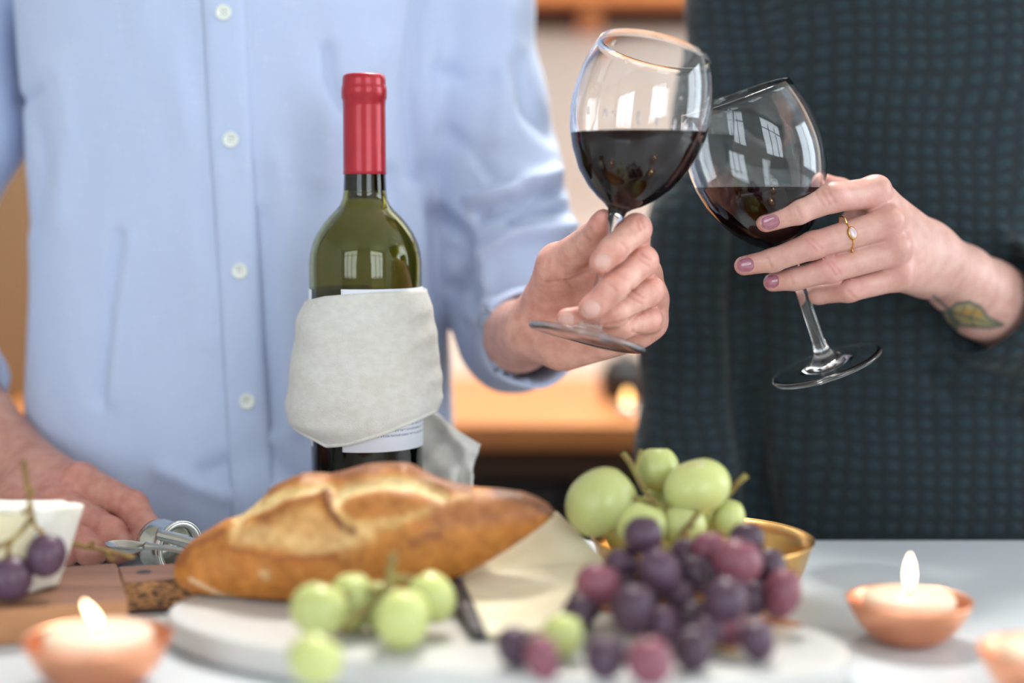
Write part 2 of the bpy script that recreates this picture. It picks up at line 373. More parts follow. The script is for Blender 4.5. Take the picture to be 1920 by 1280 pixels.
def endgrain():
    m, nt, b = nodes('walnut_end_grain'); L = nt.links.new
    tc = nd(nt, 'ShaderNodeTexCoord'); mp = nd(nt, 'ShaderNodeMapping'); mp.inputs['Scale'].default_value = (40, 40, 230); mp.inputs['Rotation'].default_value = (0, math.radians(22), 0); L(tc.outputs['Object'], mp.inputs[0])
    n = nd(nt, 'ShaderNodeTexNoise', i_Scale=6, i_Detail=6); L(mp.outputs[0], n.inputs['Vector'])
    r = nd(nt, 'ShaderNodeValToRGB'); e = r.color_ramp.elements; e[0].position = 0.42; e[0].color = (*lin((70, 46, 32)), 1); e[1].position = 0.56; e[1].color = (*lin((188, 136, 84)), 1)
    L(n.outputs[0], r.inputs[0]); L(r.outputs[0], b.inputs['Base Color']); b.inputs['Roughness'].default_value = 0.65; return m
M['endgrain'] = endgrain()
# ------------------------------------------------------------------ the room
RX, RY0, RY1, RZ = 2.7, -1.8, 2.14, 2.6
structure(mk('floor', *boxv(-RX, RX, RY0, RY1, -0.1, 0), M['floor'], smooth=False))
structure(mk('ceiling', *boxv(-RX, RX, RY0, RY1, RZ, RZ + 0.1), M['paint'], smooth=False))
structure(mk('wall_back', *boxv(-RX, RX, RY1, RY1 + 0.12, 0, RZ), M['wall'], smooth=False))
structure(mk('wall_left', *boxv(-RX - 0.12, -RX, RY0, RY1, 0, RZ), M['paint'], smooth=False))
structure(mk('wall_right', *merge(boxv(RX, RX + 0.12, RY0, 0.25, 0, RZ), boxv(RX, RX + 0.12, 1.65, RY1, 0, RZ), boxv(RX, RX + 0.12, 0.25, 1.65, 0, 0.9), boxv(RX, RX + 0.12, 0.25, 1.65, 2.3, RZ)), M['paint'], smooth=False))
w3 = structure(mk('window_3', *merge(boxv(RX, RX + 0.05, 0.25, 0.3, 0.9, 2.3), boxv(RX, RX + 0.05, 1.6, 1.65, 0.9, 2.3), boxv(RX, RX + 0.05, 0.25, 1.65, 0.9, 0.95), boxv(RX, RX + 0.05, 0.25, 1.65, 2.25, 2.3)), M['paint'], smooth=False))
mk('mullion', *boxv(RX - 0.1, RX - 0.07, 0.93, 0.97, 0.9, 2.3), M['paint'], parent=w3, smooth=False)
WIN = [(-2.3, -0.7), (0.7, 2.3)]; wz0, wz1 = 0.95, 2.45
structure(mk('wall_front', *merge(boxv(-RX, -2.3, RY0 - 0.15, RY0, 0, RZ), boxv(-0.7, 0.7, RY0 - 0.15, RY0, 0, RZ), boxv(2.3, RX, RY0 - 0.15, RY0, 0, RZ),
    boxv(-2.3, -0.7, RY0 - 0.15, RY0, 0, wz0), boxv(-2.3, -0.7, RY0 - 0.15, RY0, wz1, RZ), boxv(0.7, 2.3, RY0 - 0.15, RY0, 0, wz0), boxv(0.7, 2.3, RY0 - 0.15, RY0, wz1, RZ)), M['paint'], smooth=False))
for i, (a, b) in enumerate(WIN):
    c = (a + b) / 2; zc = (wz0 + wz1) / 2 + 0.1
    wo = structure(mk('window_%d' % (i + 1), *merge(boxv(a, a + 0.05, RY0 - 0.02, RY0 + 0.04, wz0, wz1), boxv(b - 0.05, b, RY0 - 0.02, RY0 + 0.04, wz0, wz1),
        boxv(a, b, RY0 - 0.02, RY0 + 0.04, wz0, wz0 + 0.05), boxv(a, b, RY0 - 0.02, RY0 + 0.04, wz1 - 0.05, wz1)), M['paint'], smooth=False))
    mk('mullion', *merge(*[boxv(q - 0.03, q + 0.03, RY0 + 0.09, RY0 + 0.12, wz0, wz1) for q in (c - 0.27, c + 0.27)], boxv(a, b, RY0 + 0.09, RY0 + 0.12, zc + 0.2, zc + 0.24)), M['paint'], parent=wo, smooth=False)

# kitchen run along the back wall
kc = thing('kitchen_counter', 'honey coloured wooden worktop on charcoal base units along the back wall', 'kitchen counter', (0.3, 1.9, 0))
mk('worktop', *boxv(-0.6, 2.6, 1.655, RY1, 0.872, 0.9, 0.003), M['oak'], parent=kc, smooth=False)
mk('base_carcass', *boxv(-0.58, 2.58, 1.72, RY1, 0.1, 0.872), M['darkfront'], parent=kc, smooth=False)
mk('plinth', *boxv(-0.58, 2.58, 1.78, RY1, 0, 0.1), M['darkfront'], parent=kc, smooth=False)
mk('edge_rail', *boxv(-0.58, 2.58, 1.69, 1.72, 0.835, 0.872, 0.002), M['shelfdark'], parent=kc, smooth=False)
for k in range(5):
    x = -0.57 + k * 0.63
    d = mk('cabinet_door', *boxv(x, x + 0.62, 1.7, 1.72, 0.11, 0.825, 0.003), M['darkfront'], parent=kc, smooth=False)
tc_ = thing('tall_cabinet', 'tall amber wooden cabinet behind the man in the blue shirt', 'cabinet', (-1.1, 1.95, 0))
mk('carcass', *boxv(-1.75, -0.6, 1.74, RY1 - 0.004, 0, 2.15, 0.003), M['cabwood'], parent=tc_, smooth=False)
for x in (-1.745, -1.17):
    dd = mk('door', *boxv(x, x + 0.565, 1.715, 1.74, 0.1, 2.14, 0.003), M['cabwood'], parent=tc_, smooth=False)
    mk('handle', *boxv(x + (0.52 if x < -1.5 else 0.03), x + (0.535 if x < -1.5 else 0.045), 1.69, 1.715, 1.3, 1.5, 0.003), M['steel'], parent=dd, smooth=False)
sz = at(1100, 5, 2.04).z
sh = thing('wall_shelf', 'honey wooden shelf on upright brackets across the top of the beige wall', 'shelf', (0.3, 2.1, sz))
mk('shelf_board', *boxv(-0.25, 1.2, 2.04, RY1, sz, sz + 0.03, 0.002), M['oak'], parent=sh, smooth=False)
mk('shelf_shadow_strip', *boxv(-0.25, 1.2, 2.10, RY1, sz - 0.024, sz, 0.002), M['shelfdark'], parent=sh, smooth=False)  # dark strip standing in for the shadowed gap below the shelf
for px in (1107, 800, 1500):
    c = at(px, 20, 2.07)
    mk('bracket', *boxv(c.x - 0.016, c.x + 0.016, 2.05, RY1, sz - 0.03, sz, 0.003), M['oak'], parent=sh, smooth=False)
# jar and small light on the back counter
jc = at(1172, 740, 1.87); J = Vector((jc.x, 1.87, 0.9))
jr = thing('jar', 'squat charcoal jar on the back counter', 'jar', J)
V, F = lathe([(0.022, 0), (0.030, 0.004), (0.032, 0.03), (0.027, 0.043), (0.021, 0.046), (0.0195, 0.046), (0.0225, 0.04), (0.025, 0.02), (0.018, 0.005), (0, 0.004)], 40); mk('body', V + np.array(J), F, M['darkfront'], parent=jr)
V, F = lathe([(0.0225, 0.046), (0.023, 0.050), (0.012, 0.055), (0.005, 0.056), (0.006, 0.062), (0.0, 0.064)], 40); mk('lid', V + np.array(J), F, M['darkfront'], parent=jr)
jc = at(1176, 742, 1.72); J = Vector((jc.x, 1.72, 0.9))
tl = thing('tea_light', 'tiny burning tea light in front of the charcoal jar', 'candle', J)
V, F = lathe([(0.012, 0), (0.0135, 0.002), (0.0135, 0.012), (0.0128, 0.012), (0.0128, 0.002), (0.0, 0.001)], 32); mk('cup', V + np.array(J), F, M['steel'], parent=tl)
V, F = lathe([(0.0, 0.002), (0.0125, 0.002), (0.0125, 0.0095), (0.0, 0.0105)], 32); mk('wax', V + np.array(J), F, M['wax'], parent=tl)
V, F = lathe([(0.0, 0.0105), (0.002, 0.0125), (0.0042, 0.018), (0.0042, 0.0225), (0.0024, 0.0275), (0.0, 0.0305)], 16); mk('flame', V + np.array(J), F, M['ember'], parent=tl)

# island the food stands on
il = thing('kitchen_island', 'white kitchen island with smooth white worktop under the food', 'counter', (0, 0.66, 0))
mk('worktop', *boxv(-1.35, 1.35, 0.22, 1.07, 0.862, TZ, 0.002), M['counter'], parent=il, smooth=False)
mk('base_carcass', *boxv(-1.28, 1.28, 0.30, 1.0, 0.09, 0.862), M['panel'], parent=il, smooth=False)
mk('plinth', *boxv(-1.24, 1.24, 0.36, 0.94, 0, 0.09), M['darkfront'], parent=il, smooth=False)
for k in range(4):
    x = -1.28 + k * 0.64
    mk('back_panel', *boxv(x + 0.003, x + 0.637, 1.0, 1.018, 0.10, 0.858, 0.003), M['panel'], parent=il, smooth=False)

# ------------------------------------------------------------------ wine bottle
BY = 1.03
bb = on(687, 1040, TZ); B = Vector((at(687, 700, BY).x, BY, TZ))
def bz(py): return at(687, py, BY).z - TZ
def br(px): return m_(px, BY) * 1.003
bot = thing('wine_bottle', 'green glass wine bottle with a red foil capsule and a linen wrap', 'bottle', B)
outer = [(0.0, 0.006), (0.022, 0.004), (br(96), 0.0), (br(105), 0.004), (br(105), bz(520)), (br(105), bz(492)), (br(103), bz(474)), (br(98), bz(455)), (br(90), bz(438)), (br(79), bz(421)), (br(67), bz(406)),
         (br(55), bz(394)), (br(46.5), bz(384)), (br(41.5), bz(372)), (br(39.5), bz(355)), (br(38.5), bz(330)), (br(38), bz(190)), (br(38.5), bz(150)), (br(36), bz(142))]
th = 0.0028
inner = [(r - th, z) for r, z in outer[4:]][::-1]
inner = [(br(25), bz(142))] + [(min(r, br(105) - th), z) for r, z in inner[1:]] + [(br(105) - th, 0.008), (0.026, 0.008), (0.0, 0.014)]
V, F = lathe(outer + inner, 72); mk('bottle_glass', V + np.array(B), F, M['bottle'], parent=bot)
lvl = bz(541)
V, F = lathe([(0.0, 0.0145), (0.026, 0.0085), (br(105) - th - 0.0003, 0.0085), (br(105) - th - 0.0003, lvl), (0.0, lvl)], 64); mk('wine', V + np.array(B), F, M['wine'], parent=bot)
V, F = lathe([(0.0, bz(372)), (br(32), bz(372)), (br(32), bz(146)), (0.0, bz(146))], 32); mk('cork', V + np.array(B), F, M['cork'], parent=bot)
cp = [(br(39.6), bz(327)), (br(40.2), bz(326.5)), (br(39.6), bz(320)), (br(39.3), bz(200)), (br(39.8), bz(188)), (br(41.8), bz(185)), (br(42.2), bz(170)), (br(41.5), bz(163)), (br(40.2), bz(160)), (br(40.4), bz(157)), (br(39.8), bz(154)), (br(40), bz(150)), (br(38.5), bz(142)), (br(34), bz(139)), (br(20), bz(138.4)), (0.0, bz(138.4)),
      ]
V, F = lathe(cp + [(0.0, bz(140)), (br(33), bz(140)), (br(38.9), bz(151)), (br(38.6), bz(327))], 64); mk('foil_capsule', V + np.array(B), F, M['foil'], parent=bot)
def wrap(name, a0, a1, y0, y1, r, mt, n=40):
    V = []; F = []; uv = []
    for i in range(n + 1):
        a = a0 + (a1 - a0) * i / n
        for z, v in ((bz(y1), 0), (bz(y0), 1)):
            V.append((B.x + r * math.sin(a), B.y - r * math.cos(a), TZ + z)); uv.append((i / n, v))
    for i in range(n): F.append((2 * i, 2 * i + 2, 2 * i + 3, 2 * i + 1))
    o = mk(name, V, F, mt, parent=bot); ul = o.data.uv_layers.new(name='UVMap')
    for p in o.data.polygons:
        for li, vi in zip(p.loop_indices, p.vertices): ul.data[li].uv = uv[vi]
    s = o.modifiers.new('paper', 'SOLIDIFY'); s.thickness = 0.0003; return o
wrap('paper_label', math.radians(-19.5), math.radians(115), 537, 832, br(105) + 0.0004, M['label'])
wrap('paper_label', math.radians(-178), math.radians(-65), 540, 830, br(105) + 0.0004, M['label'])

# linen napkin wound round the bottle, its end hanging behind
nap = thing('linen_napkin', 'beige linen napkin wound around the wine bottle', 'napkin', (B.x, B.y, at(687, 820, BY).z))
YL = [545, 560, 590, 620, 640, 670, 700, 740, 760, 790, 800, 815, 830]
RL = [108, 112, 127, 134, 136, 140, 146, 151, 153, 148, 136, 118, 106]
YR = [540, 560, 590, 640, 700, 745, 765, 790, 830]; RR = [114, 120, 127, 136, 143, 145, 139, 128, 116]
sB = [-1, -0.6, -0.2, 0.3, 0.8, 1]; yB = [800, 826, 819, 800, 776, 767]; yT = [562, 550, 545, 541, 541, 542]
NA, NR = 120, 40; V = []; F = []
for j in range(NR + 1):
    v = j / NR
    for i in range(NA):
        th_ = 2 * math.pi * i / NA; s = math.sin(th_); c = math.cos(th_)
        y = np.interp(s, sB, yB) * (1 - v) + np.interp(s, sB, yT) * v
        R = (np.interp(y, YL, RL) * (1 - s) + np.interp(y, YR, RR) * (1 + s)) / 2
        if c < 0: R = R + (112 - R) * (-c) * 0.8
        else: R = R + (116 - R) * c ** 2 * 0.25
        f = noise.noise(Vector((s * 2.2 + 0.4 * c, y / 34 + s * 1.1, 0.3))) * 4.2 + math.sin((y - 70 * s) / 13) * 1.6 * (0.2 + max(0, -s))
        f *= min(1, 6 * v) * min(1, 6 * (1 - v)); R += f
        if v < 0.06: R -= (0.06 - v) / 0.06 * 3
        r = m_(R, BY); V.append((B.x + r * s, B.y - r * c, at(687, y, BY).z))
for j in range(NR):
    for i in range(NA): F.append((j * NA + i, j * NA + (i + 1) % NA, (j + 1) * NA + (i + 1) % NA, (j + 1) * NA + i))
o = mk('wound_cloth', V, F, M['linen'], parent=nap); s = o.modifiers.new('cloth', 'SOLIDIFY'); s.thickness = 0.0022; s.offset = -1
# second turn of the cloth showing as a raised hem along the lower edge
pts = []
for i in range(40):
    s = -0.98 + 1.96 * i / 39; c = math.sqrt(max(0, 1 - s * s)); y = np.interp(s, sB, yB) - 4
    R = (np.interp(y, YL, RL) * (1 - s) + np.interp(y, YR, RR) * (1 + s)) / 2; R = R + (116 - R) * c ** 2 * 0.25; r = m_(R - 3.0, BY)
    pts.append((B.x + r * s, B.y - r * c, at(687, y, BY).z))
mk('rolled_hem', *tube(pts, 0.0014, 8, 90), M['linen'], parent=nap)
G = [[(770, 762, 1.055), (815, 775, 1.06), (850, 800, 1.065), (880, 820, 1.06), (900, 832, 1.055)],
     [(772, 800, 1.06), (815, 812, 1.07), (850, 822, 1.055), (878, 838, 1.05), (897, 848, 1.055)],
     [(776, 850, 1.06), (812, 850, 1.055), (848, 852, 1.06), (872, 858, 1.05), (890, 866, 1.06)],
     [(780, 905, 1.055), (812, 905, 1.06), (846, 905, 1.05), (868, 905, 1.06), (882, 905, 1.05)],
     [(780, 985, 1.06), (812, 985, 1.055), (842, 985, 1.06), (864, 985, 1.05), (876, 985, 1.06)]]
R_ = [catmull([tuple(at(*p)) for p in r], 24) for r in G]; C_ = np.array([catmull([R_[k][i] for k in range(5)], 28) for i in range(24)])
V = C_.reshape(-1, 3); F = [(i * 28 + j, i * 28 + j + 1, (i + 1) * 28 + j + 1, (i + 1) * 28 + j) for i in range(23) for j in range(27)]
o = mk('hanging_end', V, F, M['linen'], parent=nap); s = o.modifiers.new('cloth', 'SOLIDIFY'); s.thickness = 0.002

# ------------------------------------------------------------------ wine glasses
def wineglass(label, pb, pr, ywine):
    b0 = at(*pb); b1 = at(*pr); ax = (b1 - b0); L = ax.length; ax.normalize(); k = L / 560
    Rm = ax.to_track_quat('Z', 'Y').to_matrix()
    g = thing('wine_glass', label, 'wine glass', b0, M=Rm)
    ti = 3.4   # wall, px units of the photograph
    out = [(0, 5), (20, 4.6), (50, 2.5), (80, 0.6), (98, -1.5), (104, -1.2), (108.5, 1.2), (110.5, 4.8), (109, 8.4), (105, 10.3), (99, 10.5), (80, 11), (55, 13), (38, 17), (26, 24), (18, 33), (14, 45), (12, 62), (11.2, 110), (11.2, 170), (12.5, 215), (15, 236), (18, 248),
           (27, 256), (42, 265), (63, 281), (88, 309), (109, 346), (122, 380), (129, 415), (130.5, 440), (129.5, 465), (126, 495), (119, 525), (112, 545), (106.5, 559)]
    inn = [(104.5, 560.5), (103, 559), (109, 544), (116, 524.5), (123, 494.5), (126.5, 465), (127.3, 440), (125.8, 415), (118.5, 381), (105.3, 348), (84.5, 312), (60, 286), (38, 271), (20, 264), (0, 262)]
    V, F = lathe([(r * k, z * k) for r, z in out + inn], 96)
    go = mk('glass_body', V, F, M['glass'], parent=g, local=True); go.data.materials.append(M['glass_rim'])
    for p in go.data.polygons:
        c = p.center / k; p.material_index = 1 if c.z < 11 and math.hypot(c.x, c.y) > 103 else 0
    win = [(0, 261.2)] + [(r + 0.45, z - 0.4) for r, z in inn[::-1][1:10]]
    V, F = lathe([(r * k, z * k) for r, z in win], 96)
    bm = bmesh.new(); vs = [bm.verts.new(v) for v in V]
    for f in F: bm.faces.new([vs[i] for i in f])
    t = (pb[1] - ywine) / (pb[1] - pr[1]); wp = b0.lerp(b1, t); nl = Rm.transposed() @ Vector((0, 0, 1)); co = Rm.transposed() @ (wp - b0)
    r = bmesh.ops.bisect_plane(bm, geom=list(bm.verts) + list(bm.edges) + list(bm.faces), plane_co=co, plane_no=nl, clear_outer=True)
    bmesh.ops.holes_fill(bm, edges=[e for e in bm.edges if len(e.link_faces) == 1], sides=0)
    bmesh.ops.recalc_face_normals(bm, faces=bm.faces); bm.verts.index_update()
    V = np.array([v.co[:] for v in bm.verts]); F = [[v.index for v in f.verts] for f in bm.faces]; bm.free()
    wo = mk('wine', V, F, M['wine'], parent=g, local=True)
    for p in wo.data.polygons:
        if len(p.vertices) > 8: p.use_smooth = False
    return g, k, Rm, b0
g1, k1, R1, gb1 = wineglass('clear wine glass half full of red wine in the man\'s hand', (1100, 638, 0.930), (1229, 92, 0.9585), 250)
g2, k2, R2, gb2 = wineglass('clear wine glass of red wine held by the woman with painted nails', (1552, 690, 1.018), (1379, 181, 1.003), 348)
# drops and tears of wine inside the man's glass
bv = BVHTree.FromPolygons([tuple(gb1 + R1 @ v.co) for v in g1.children[0].data.vertices], [tuple(p.vertices) for p in g1.children[0].data.polygons])
def hits(px, py, n=6, bvh=None):
    d = ray(px, py).normalized(); o = CAM.copy(); out = []
    for _ in range(n):
        h = bvh.ray_cast(o, d)
        if h[0] is None: break
        out.append((h[0], h[1])); o = h[0] + d * 1e-4
    return out
base = bmesh.new(); bmesh.ops.create_uvsphere(base, u_segments=14, v_segments=10, radius=1.0)
base.verts.index_update(); SV = np.array([v.co[:] for v in base.verts]); SF = [[v.index for v in f.verts] for f in base.faces]; base.free()
for (px, py, sx, sy) in [(1151, 82, 6, 6), (1175, 115, 4.5, 4), (1114, 164, 2, 2), (1276, 184, 2.5, 2.5), (1104, 207, 3, 9), (1135, 212, 4, 8), (1151, 214, 3, 5), (1198, 222, 3.5, 12), (1232, 228, 2.5, 9), (1264, 232, 3, 12), (1286, 236, 3, 7), (1304, 240, 2.5, 5), (1131, 247, 5, 4)]:
    hs = hits(px, py, 4, bv)
    if len(hs) < 2: continue
    p, nrm = hs[1]; nrm = nrm.normalized(); q = (-nrm if nrm.y < 0 else nrm).to_track_quat('Z', 'Y').to_matrix()
    s = m_(1, 0.95); v = SV * np.array([sx * s, sy * s, 1.6 * s]); v = (np.array(q) @ v.T).T + np.array(p)
    o = mk('wine_drop', [R1.transposed() @ (Vector(x) - gb1) for x in v], SF, M['tear'], parent=g1, local=True)
# ------------------------------------------------------------------ serving boards
MC = (-0.01, 0.79); MA = math.radians(-16); mu = (math.cos(MA), math.sin(MA)); mv = (-math.sin(MA), math.cos(MA))
def muv(u, v): return (MC[0] + u * mu[0] + v * mv[0], MC[1] + u * mu[1] + v * mv[1])
ea, eb, vj = 0.182, 0.081, 0.043
el = [(ea * math.copysign(abs(math.cos(t)) ** 0.92, math.cos(t)), eb * math.copysign(abs(math.sin(t)) ** 0.92, math.sin(t))) for t in np.linspace(0, 2 * math.pi, 121)[:-1]]
mb = thing('serving_board', 'white oval marble serving board with a wooden strip along its back', 'serving board', (MC[0], MC[1], TZ))
front = [p for p in el if p[1] <= vj]; i0 = next(i for i in range(len(el)) if el[i][1] > vj); i1 = max(i for i in range(len(el)) if el[i][1] > vj)
front = el[i1 + 1:] + el[:i0]; back = el[i0:i1 + 1]
V, F = prism([muv(*p) for p in front], TZ, TZ + 0.016, 0.004); mk('marble_slab', V, F, M['marble'], parent=mb)
V, F = prism([muv(*p) for p in back], TZ, TZ + 0.0165, 0.003); mk('wood_strip', V, F, M['rim_wood'], parent=mb)
CB = (-0.209, 0.826); ca = math.radians(18); ce = (math.cos(ca), math.sin(ca)); cn = (-math.sin(ca), math.cos(ca))
def cuv(u, v): return (CB[0] + u * ce[0] + v * cn[0], CB[1] + u * ce[1] + v * cn[1])
cb = thing('cutting_board', 'brown wooden cutting board with a handle under the soft cheese', 'cutting board', (*cuv(-0.12, 0.05), TZ))
V, F = prism([cuv(-0.26, 0), cuv(0, 0), cuv(0, 0.092), cuv(-0.26, 0.092)], TZ, TZ + 0.02, 0.0015, 2); bo_ = mk('board_body', V, F, M['walnut'], parent=cb, smooth=False); M['board_edge'] = wood('walnut_edge', (168, 116, 78), (188, 136, 94), 7, (1, 8, 8), 0.55); bo_.data.materials.append(M['board_edge'])
for p in bo_.data.polygons: p.material_index = 0 if p.normal.z > 0.6 else 1
hp = [cuv(0.0003, 0.044), cuv(0.046, 0.044), cuv(0.05, 0.048), cuv(0.05, 0.078), cuv(0.046, 0.082), cuv(0.0003, 0.082)]
V, F = prism(hp, TZ + 0.0015, TZ + 0.0197, 0.0012, 2); hb = mk('handle', V, F, M['walnut'], parent=cb, smooth=False)
V, F = prism([cuv(0.001, 0.0436), cuv(0.0465, 0.0436), cuv(0.0465, 0.044), cuv(0.001, 0.044)], TZ + 0.003, TZ + 0.0183); mk('end_grain', V, F, M['endgrain'], parent=hb, smooth=False)
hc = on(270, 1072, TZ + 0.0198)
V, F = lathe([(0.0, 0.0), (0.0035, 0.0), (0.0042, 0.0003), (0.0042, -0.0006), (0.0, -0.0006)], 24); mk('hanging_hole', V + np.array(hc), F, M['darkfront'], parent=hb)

# ------------------------------------------------------------------ bread
BX = [327, 333, 345, 362, 380, 415, 455, 510, 570, 620, 690, 760, 810, 860, 900, 940, 980, 1010, 1028, 1040]
BT = [1066, 1044, 1026, 1010, 998, 978, 958, 914, 885, 889, 872, 868, 894, 908, 914, 917, 921, 932, 944, 960]
BB = [1070, 1090, 1101, 1109, 1116, 1127, 1134, 1142, 1147, 1145, 1136, 1120, 1104, 1083, 1062, 1038, 1012, 990, 976, 964]
BYY = [.86, .86, .86, .86, .86, .86, .86, .86, .86, .859, .857, .854, .851, .849, .847, .846, .846, .846, .846, .846]
nu, nph = 150, 72; V = []; PH = []; tw = []
for i in range(nu):
    t = i / (nu - 1); e = 0.5 - 0.5 * math.cos(math.pi * t); e = 0.7 * e + 0.3 * t; px = 327 + e * (1040 - 327)
    a, b, Y = np.interp(px, BX, BT), np.interp(px, BX, BB), np.interp(px, BX, BYY)
    c = at(px, (a + b) / 2, Y); h = max(m_((b - a) / 2, Y), 0.0003)
    for k in range(nph):
        ph = 2 * math.pi * k / nph; cs, sn = math.cos(ph), math.sin(ph)
        n = Vector((0.02, 1, 0)).normalized()
        p = c + n * (h * 0.95 * math.copysign(abs(cs) ** 0.9, cs)) + Vector((0, 0, 1)) * (h * math.copysign(abs(sn) ** 0.95, sn))
        p.z = max(p.z, TZ + 0.0172); V.append(p[:]); PH.append(ph)
V = np.array(V); qx, qy = proj(V); qx = (qx - 320) * 2.595; qy = (qy - 840) * 2.595
facing = (V[:, 1] - np.interp((qx / 2.595) + 320, BX, BYY)) < 0.012
feats = [([(330, 350), (440, 262), (560, 215), (700, 188), (780, 186)], 22, (238, 212, 150), -0.0030), ([(330, 420), (500, 425), (680, 480), (850, 440), (960, 410)], 50, (244, 202, 138), 0.0006),
    ([(560, 380), (680, 340), (740, 390)], 60, (232, 180, 112), 0.0012), ([(440, 335), (600, 262), (735, 238)], 22, (170, 106, 50), 0.0022),
    ([(762, 215), (772, 290), (812, 360), (900, 410)], 20, (128, 70, 34), 0.0034), ([(815, 240), (870, 195), (1050, 168), (1200, 172), (1330, 238)], 30, (242, 220, 162), -0.0036),
    ([(880, 285), (1000, 255), (1180, 268), (1270, 275)], 42, (190, 124, 60), 0.0006), ([(810, 300), (880, 368), (1050, 372), (1250, 312), (1440, 242)], 18, (232, 190, 122), 0.0008),
    ([(480, 205), (560, 165), (680, 122), (790, 122)], 16, (150, 92, 40), 0.0012), ([(820, 132), (930, 108), (1050, 84), (1200, 108), (1330, 178), (1450, 200)], 24, (142, 82, 36), 0.0016),
    ([(1330, 330), (1550, 290), (1760, 300)], 70, (176, 112, 64), 0), ([(1600, 205), (1760, 250), (1880, 320)], 34, (112, 66, 36), 0), ([(1170, 465), (1300, 420)], 24, (158, 96, 50), 0),
    ([(455, 610), (465, 620)], 22, (240, 200, 150), 0), ([(280, 490), (420, 515), (560, 540), (800, 520)], 12, (170, 98, 44), 0.0006), ([(100, 640), (250, 715), (340, 735)], 9, (236, 206, 170), 0), ([(30, 560), (80, 480), (250, 400)], 18, (160, 96, 44), 0)]
cb_ = np.array(lin((204, 136, 62))); cols = np.tile(cb_, (len(V), 1))
nz = np.array([noise.noise(Vector(p) * 45) + 0.5 * noise.noise(Vector(p) * 140) for p in V])
cols *= (1 + 0.28 * nz[:, None]) * np.array([1, 1 - 0.05, 1 - 0.1])
disp = nz * 0.0007
def dseg(X, Y, P):
    d = np.full(len(X), 1e9)
    for (ax, ay), (bx, by) in zip(P, P[1:]):
        l = (bx - ax) ** 2 + (by - ay) ** 2; t = np.clip(((X - ax) * (bx - ax) + (Y - ay) * (by - ay)) / l, 0, 1)
        d = np.minimum(d, np.hypot(X - ax - t * (bx - ax), Y - ay - t * (by - ay)))
    return d
for P, wd, c, dp in feats:
    d = dseg(qx + 14 * nz, qy + 10 * nz, P); k = np.exp(-(d / wd) ** 4 * 0.7) * facing
    cols = cols * (1 - k[:, None] * 0.92) + np.array(lin(c)) * (1 + 0.12 * nz[:, None]) * k[:, None] * 0.92; disp += dp * np.exp(-(d / wd) ** 2) * facing
ctr = np.repeat(np.array([V[i * nph:(i + 1) * nph].mean(0) for i in range(nu)]), nph, 0); dr = V - ctr; dr /= np.linalg.norm(dr, axis=1)[:, None] + 1e-9
keep = V[:, 2] > TZ + 0.0176; V = V + dr * (disp * keep)[:, None]; V[:, 2] = np.maximum(V[:, 2], TZ + 0.0172)
F = [(i * nph + k, i * nph + (k + 1) % nph, (i + 1) * nph + (k + 1) % nph, (i + 1) * nph + k) for i in range(nu - 1) for k in range(nph)] + [tuple(range(nph))[::-1], tuple(range((nu - 1) * nph, nu * nph))]
M['crust'] = mat('bread_crust', (200, 130, 60), 0.55, attr=True, var=(226, 214, 200), vscale=160, bump=0.5, bscale=260)
o = mk('bread_loaf', V, F, M['crust'], origin=(V[:, 0].mean(), 0.87, TZ + 0.017), cols=np.clip(cols * 0.84, 0, 1)); tag(o, 'crusty golden bread loaf with two split scores on the marble board', 'bread')

# ------------------------------------------------------------------ cheeses
def hull_piece(bot, top, r, n=3, amp=0.0006, mt=None):
    nb = len(bot); V = [tuple(p) for p in bot] + [tuple(p) for p in top]
    F = [tuple(range(nb))[::-1], tuple(range(nb, 2 * nb))] + [(i, (i + 1) % nb, nb + (i + 1) % nb, nb + i) for i in range(nb)]
    bm = bmesh.new(); vs = [bm.verts.new(v) for v in V]
    for f in F: bm.faces.new([vs[i] for i in f])
    bmesh.ops.triangulate(bm, faces=[f for f in bm.faces if len(f.verts) > 4])
    bmesh.ops.recalc_face_normals(bm, faces=bm.faces)
    bmesh.ops.bevel(bm, geom=[e for e in bm.edges if e.calc_face_angle(0) > 0.05], offset=r, segments=3, profile=0.5, affect='EDGES', clamp_overlap=True)
    bmesh.ops.triangulate(bm, faces=bm.faces[:])
    bmesh.ops.subdivide_edges(bm, edges=[e for e in bm.edges if e.calc_length() > 0.004], cuts=n, use_grid_fill=True)
    bm.normal_update()
    for v in bm.verts: v.co += v.normal * amp * (noise.noise(v.co * 130) + noise.noise(v.co * 320) * 0.6)
    bm.verts.index_update(); V = np.array([v.co[:] for v in bm.verts]); F = [[v.index for v in f.verts] for f in bm.faces]; bm.free(); return V, F
ZB = TZ + 0.0202
sch = thing('soft_cheese', 'wedge of white rinded soft cheese on the wooden cutting board', 'cheese', on(40, 1100, ZB))
bot_ = [on(-90, 1112, ZB), on(56, 1112, ZB), on(112, 1099, ZB), on(70, 1072, ZB), on(-90, 1072, ZB)]
top_ = [at(-90, 946, bot_[0].y), at(78, 952, bot_[1].y - 0.002), at(163, 944, 0.868), at(100, 936, 0.905), at(-90, 936, 0.905)]
mk('rind', *hull_piece(bot_, top_, 0.0025, 4, 0.0011), M['rind'], parent=sch)
fa = [bot_[0].lerp(top_[0], 0.10), bot_[1].lerp(top_[1], 0.10), bot_[1].lerp(top_[1], 0.93), bot_[0].lerp(top_[0], 0.93)]
fa[1] = fa[1].lerp(fa[0], 0.05); fa[2] = fa[2].lerp(fa[3], 0.05)
mk('cut_face', *hull_piece([p + Vector((0, -0.0022, 0)) for p in fa], [p + Vector((0, 0.003, 0)) for p in fa], 0.0008, 5, 0.0006), M['paste'], parent=sch)
hch = thing('hard_cheese', 'large pale wedge of hard cheese leaning behind the purple grapes', 'cheese', (0.0, 0.83, TZ + 0.0165))
